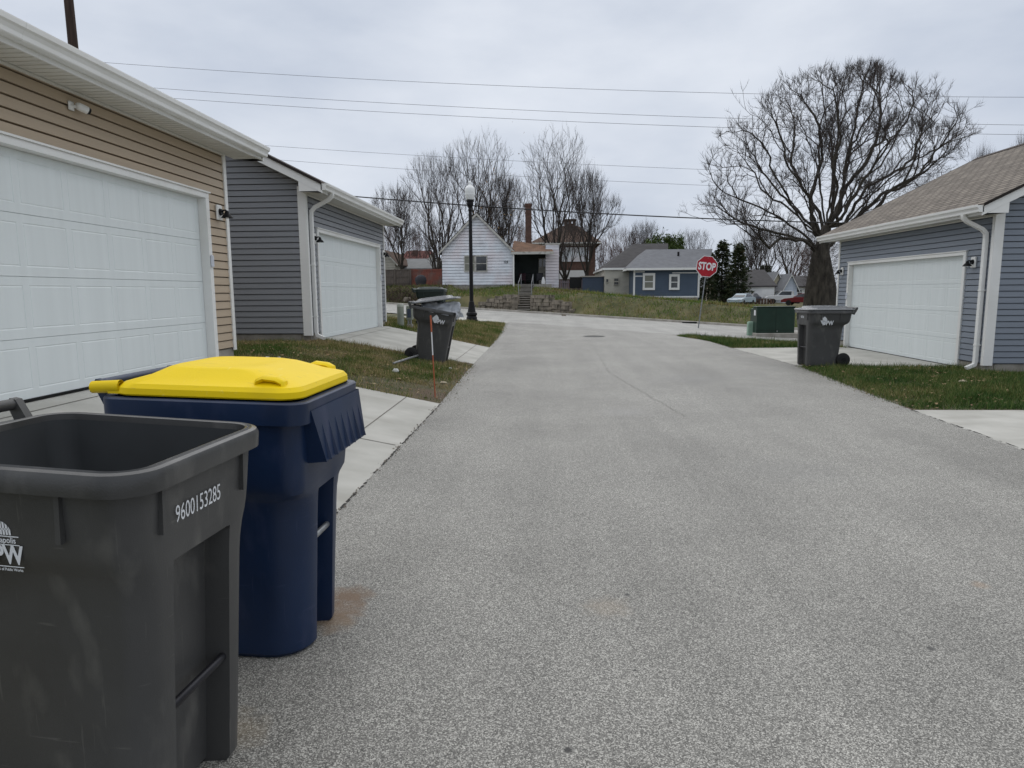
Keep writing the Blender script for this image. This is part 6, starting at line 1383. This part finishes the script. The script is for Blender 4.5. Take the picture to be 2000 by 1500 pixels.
# far right row of houses
M['tan_wall'] = wallmat('tan_siding_far', (0.40, 0.35, 0.28)); M['yellow_wall'] = wallmat('pale_yellow_siding', (0.68, 0.62, 0.45)); M['pale_blue_wall'] = wallmat('pale_blue_siding', (0.60, 0.66, 0.75)); M['white_wall'] = wallmat('white_siding_far', (0.84, 0.84, 0.82))
gable_front('house', 'tan gabled house with brown trim right of the stop sign post', 1386, 1416, 556, 541, 590, 112, 10, M['tan_wall'], M['shingle_grey'], M['roof_brown'], 0.2, group='houses far behind', over=0.5)
h, rf = side_house('grey roofed house with a dark porch and a small dormer gable', 1404, 1460, 541, 562, 592, 104, 9, M['tan_wall'], M['shingle_grey'], wins=((1410, 1414, 566, 578),)); 
Y = 101.0; xa, xb, zt = at(1398, 560, Y)[0], at(1456, 560, Y)[0], at(1430, 563, Y)[2]
mb = MB(); mb.add([(xa, Y-0.8, zt-0.1), (xb, Y-0.8, zt-0.1), (xb, Y+3, zt+0.7), (xa, Y+3, zt+0.7), (xa, Y-0.8, zt-0.3), (xb, Y-0.8, zt-0.3), (xb, Y+3, zt+0.5), (xa, Y+3, zt+0.5)], [(0, 1, 2, 3), (4, 7, 6, 5), (0, 4, 5, 1), (1, 5, 6, 2), (3, 2, 6, 7), (0, 3, 7, 4)]); mb.build('porch_roof', M['shingle_grey'], h, world=True)
for px in (1402, 1421, 1436, 1453): xx = at(px, 575, Y)[0]; MB().box(xx-0.12, xx+0.12, Y-0.6, Y-0.36, at(1430, 590, Y)[2]-0.5, zt-0.301).build('porch_post', M['white'], h, world=True)
mb = MB(); xa, xb = at(1413, 560, Y)[0], at(1427, 560, Y)[0]; mb.add([(xa, Y-0.9, zt+0.02), (xb, Y-0.9, zt+0.02), ((xa+xb)/2, Y-0.9, at(1420, 547, Y)[2]), (xa, Y+3, zt+0.7), (xb, Y+3, zt+0.7), ((xa+xb)/2, Y+4, at(1420, 547, Y)[2])], [(0, 2, 5, 3), (1, 4, 5, 2), (0, 1, 2)]); dm = mb.build('dormer', M['shingle_char'], h, world=True, fix=False); ORG[dm.name] = ORG[h.name]
mb = MB(); 
for a, b in (((xa, zt), ((xa+xb)/2, at(1420, 547, Y)[2])), ((xb, zt), ((xa+xb)/2, at(1420, 547, Y)[2]))): mb.tube([(a[0], Y-0.93, a[1]), (b[0], Y-0.93, b[1])], 0.14, 4)
mb.each('dormer_trim', M['white'], dm, world=True)
side_house('white walled house with a large charcoal roof, middle of the far row', 1457, 1513, 529, 559, 590, 100, 12, M['white_wall'], M['shingle_char'])
h = gable_front('house', 'pale yellow gabled house with two narrow windows', 1503, 1532, 560, 533, 592, 108, 12, M['yellow_wall'], M['shingle_grey'], M['white'], 0.22, group='houses far behind', over=0.4)[0]
for a, b in ((1507, 1509.5), (1515, 1517.5)): window(h, at(a, 575, 107.9)[0], at(b, 575, 107.9)[0], at(1512, 581, 108)[2], at(1512, 568, 108)[2], 107.93, 'white', 0.08, 'glass', 0)
h = gable_front('house', 'pale blue gabled house with a dark door, next to the great tree', 1531, 1557, 562, 537, 592, 104, 12, M['pale_blue_wall'], M['shingle_grey'], M['white'], 0.22, group='houses far behind', over=0.35)[0]
window(h, at(1539, 575, 103.9)[0], at(1549, 575, 103.9)[0], at(1545, 585, 104)[2], at(1545, 571, 104)[2], 103.93, 'white', 0.1, 'glass', 0, True)
side_house('white house with a dark roof mostly hidden by the great trunk', 1552, 1620, 541, 560, 592, 110, 10, M['white_wall'], M['shingle_char'], wins=((1558, 1566, 566, 576),))
fence('dark low fence along the far street before the white walled house', 1470, 1512, 583, 594, 96.0, M['roof_brown'], 0.4, 0.25, (0.9, 0.2)); fence('orange board fence by the pale blue house', 1557, 1570, 579, 588, 98.0, mat('orange_boards', (0.36, 0.15, 0.05), 0.8, 0.2, 3), 0.2, 0.19, (0.9,))
# ---------------------------------------------------------------- parked cars far off
M['tail'] = mat('tail_light', (0.25, 0.01, 0.01), 0.3, 0.1); M['headl'] = mat('head_light', (0.6, 0.62, 0.65), 0.2, 0.05)
def car(label, px, pyb, Y, c, rotz, kind='sedan', name='parked_car'):
    x = at(px, pyb, Y)[0]; zg = Z(x, Y)
    t = thing(name, label, 'car', (x, Y, zg), (0, 0, R(rotz)), 'cars parked along the far street'); m = mat('car_paint', c, 0.25, 0.03, 2, spec=0.6)
    L_, Wd = (5.4, 1.95) if kind == 'pickup' else (4.6, 1.82)
    prof = {'sedan': [(-2.3, 0.35), (-2.28, 0.85), (-2.1, 0.95), (-1.5, 1.0), (0.75, 0.98), (1.9, 0.85), (2.25, 0.7), (2.3, 0.4)], 'suv': [(-2.3, 0.4), (-2.3, 1.0), (-2.2, 1.08), (0.8, 1.06), (2.0, 0.98), (2.28, 0.8), (2.3, 0.42)], 'pickup': [(-2.7, 0.45), (-2.7, 1.08), (-0.9, 1.10), (0.9, 1.12), (2.4, 1.05), (2.68, 0.85), (2.7, 0.48)]}[kind]
    cab = {'sedan': [(-1.75, 0.985), (-1.05, 1.42), (0.1, 1.45), (0.95, 0.975)], 'suv': [(-2.2, 1.07), (-1.85, 1.68), (0.1, 1.72), (0.95, 1.05)], 'pickup': [(-0.95, 1.10), (-0.85, 1.75), (0.55, 1.76), (1.25, 1.12)]}[kind]
    mb = MB(); secs = []
    for f, ins in ((-1, 0.06), (-0.94, 0.0), (0.94, 0.0), (1, 0.06)): secs.append([(a*(1-ins*0.15), f*Wd/2, b+(ins*0.5 if b < 0.5 else -ins*0.3)) for a, b in prof])
    mb.loft(secs, True, True); bd = mb.build('body', m, t, smooth=35)
    mb = MB(); mb.loft([[(a, s*(Wd/2-(0.10 if b < 1.2 else 0.26)), b) for a, b in cab] for s in (-1, 1)], True, True); mb.build('cabin', m, bd, smooth=30)
    (a0, b0), (a1, b1), (a2, b2), (a3, b3) = cab
    for s in (-1, 1):
        y0, y1 = s*(Wd/2-0.11), s*(Wd/2-0.235); mb = MB(); mb.add([(a0+0.22, y0+s*0.004, b0+0.06), (a3-0.25, y0+s*0.004, b3+0.06), (a2-0.02, y1+s*0.015, b2-0.07), (a1+0.08, y1+s*0.015, b1-0.07)], [(0, 1, 2, 3)]); mb.build('side_window', M['glass'], t, fix=False)
    w_ = Wd/2-0.2
    MB().add([(a3-0.04, -w_, b3+0.05), (a3-0.04, w_, b3+0.05), (a2+0.06, w_-0.1, b2-0.05), (a2+0.06, -w_+0.1, b2-0.05)], [(0, 1, 2, 3)]).build('windscreen', M['glass'], t, fix=False)
    MB().add([(a0+0.0, -w_, b0+0.05), (a0+0.0, w_, b0+0.05), (a1-0.06, w_-0.1, b1-0.05), (a1-0.06, -w_+0.1, b1-0.05)], [(0, 1, 2, 3)]).build('rear_window', M['glass'], t, fix=False)
    for xx in (-L_*0.30, L_*0.30):
        for s in (-1, 1):
            ya, yb = s*(Wd/2-0.20), s*(Wd/2+0.012); MB().tube([(xx, ya, 0.33), (xx, yb, 0.33)], 0.33, 16).build('wheel', M['rubber'], t, smooth=40)
    e = L_/2
    for s in (-1, 1):
        MB().bbox(e-0.12, e+0.01, min(s*0.5, s*0.8), max(s*0.5, s*0.8), 0.62, 0.76, 0.02).build('headlight', M['headl'], t); MB().bbox(-e-0.01, -e+0.08, min(s*0.55, s*0.82), max(s*0.55, s*0.82), 0.72, 0.9, 0.02).build('tail_light', M['tail'], t)
    return t
car('dark grey sport utility car left in the row, right of the stop sign post', 1381, 588, 116, (0.045, 0.047, 0.055), 12, 'suv')
car('white car with a dark windscreen, second in the far row', 1414, 591, 110, (0.55, 0.56, 0.57), 238, 'sedan')
car('pale blue car seen from its front corner in the far row', 1448, 597, 86, (0.33, 0.41, 0.46), 232, 'sedan')
car('dark blue car just behind the pale blue car', 1464, 595, 98, (0.03, 0.035, 0.06), 235, 'sedan')
car('white pickup truck with dark windows behind the transformer', 1532, 597, 98, (0.62, 0.63, 0.64), 170, 'pickup', 'pickup_truck')
car('red car half hidden between the transformer and the great trunk', 1566, 604, 84, (0.15, 0.015, 0.02), 150, 'sedan')
# far road under the parked cars
# ---------------------------------------------------------------- wires and utility pole
M['wire'] = mat('wire', (0.09, 0.09, 0.10), 0.6, 0.1); M['cable'] = mat('cable', (0.015, 0.015, 0.016), 0.6, 0.1)
def wire(label, pts, Y0, Y1, r, m='wire', sag=0.25, name='power_line', cat='wire'):
    (xa, ya), (xb, yb) = pts; P = []; a, b = at(xa, ya, Y0), at(xb, yb, Y1)
    for i in range(25): f = i/24; q = a+(b-a)*f; P.append((q[0], q[1], q[2]-sag*4*f*(1-f)))
    o = MB().tube(P, r, 5).build(name, M[m], None, smooth=60); tag(o, label, cat, 'overhead wires along the street')
wire('highest thin overhead wire', ((-100, 97), (2150, 190)), 52, 50, 0.013, sag=0.9)
wire('second highest thin overhead wire', ((-100, 139), (2150, 246)), 52, 50, 0.013, sag=0.8)
wire('third highest thin overhead wire, close under the second', ((-100, 156), (2150, 265)), 51.5, 49.5, 0.013, sag=0.8)
wire('thin overhead wire meeting the grey garage roof tip', ((300, 268), (2150, 352)), 54, 52, 0.011, sag=0.55)
wire('thin overhead wire just above the thick cable', ((350, 296), (2150, 382)), 54, 52, 0.011, sag=0.65)
wire('thick black overhead cable crossing the lamp post', ((520, 368), (2050, 441)), 43, 41.5, 0.036, 'cable', sag=0.55, name='overhead_cable', cat='cable')
Yp = 23.0; a = at(128, -60, Yp); b = at(150, 160, Yp); d = (b-a)/(a[2]-b[2]); foot = a+d*(a[2]-0.4); top = a-d*1.5
P_ = thing('utility_pole', 'dark brown wooden utility pole rising behind the tan garage roof', 'utility pole', tuple(foot))
MB().tube([tuple(foot-d*-0.3), tuple((foot+top)/2), tuple(top)], [0.19, 0.16, 0.13], 14).build('pole', mat('creosoted_wood', (0.045, 0.028, 0.022), 0.9, 0.4, 3, bump=0.5, bscale=20, stretch=(6, 6, 0.4)), P_, smooth=60, world=True)
q = foot+(top-foot)*0.97; MB().box(q[0]-1.1, q[0]+1.1, q[1]-0.06, q[1]+0.06, q[2]-0.06, q[2]+0.06).build('crossarm', M['bark'], P_, world=True)
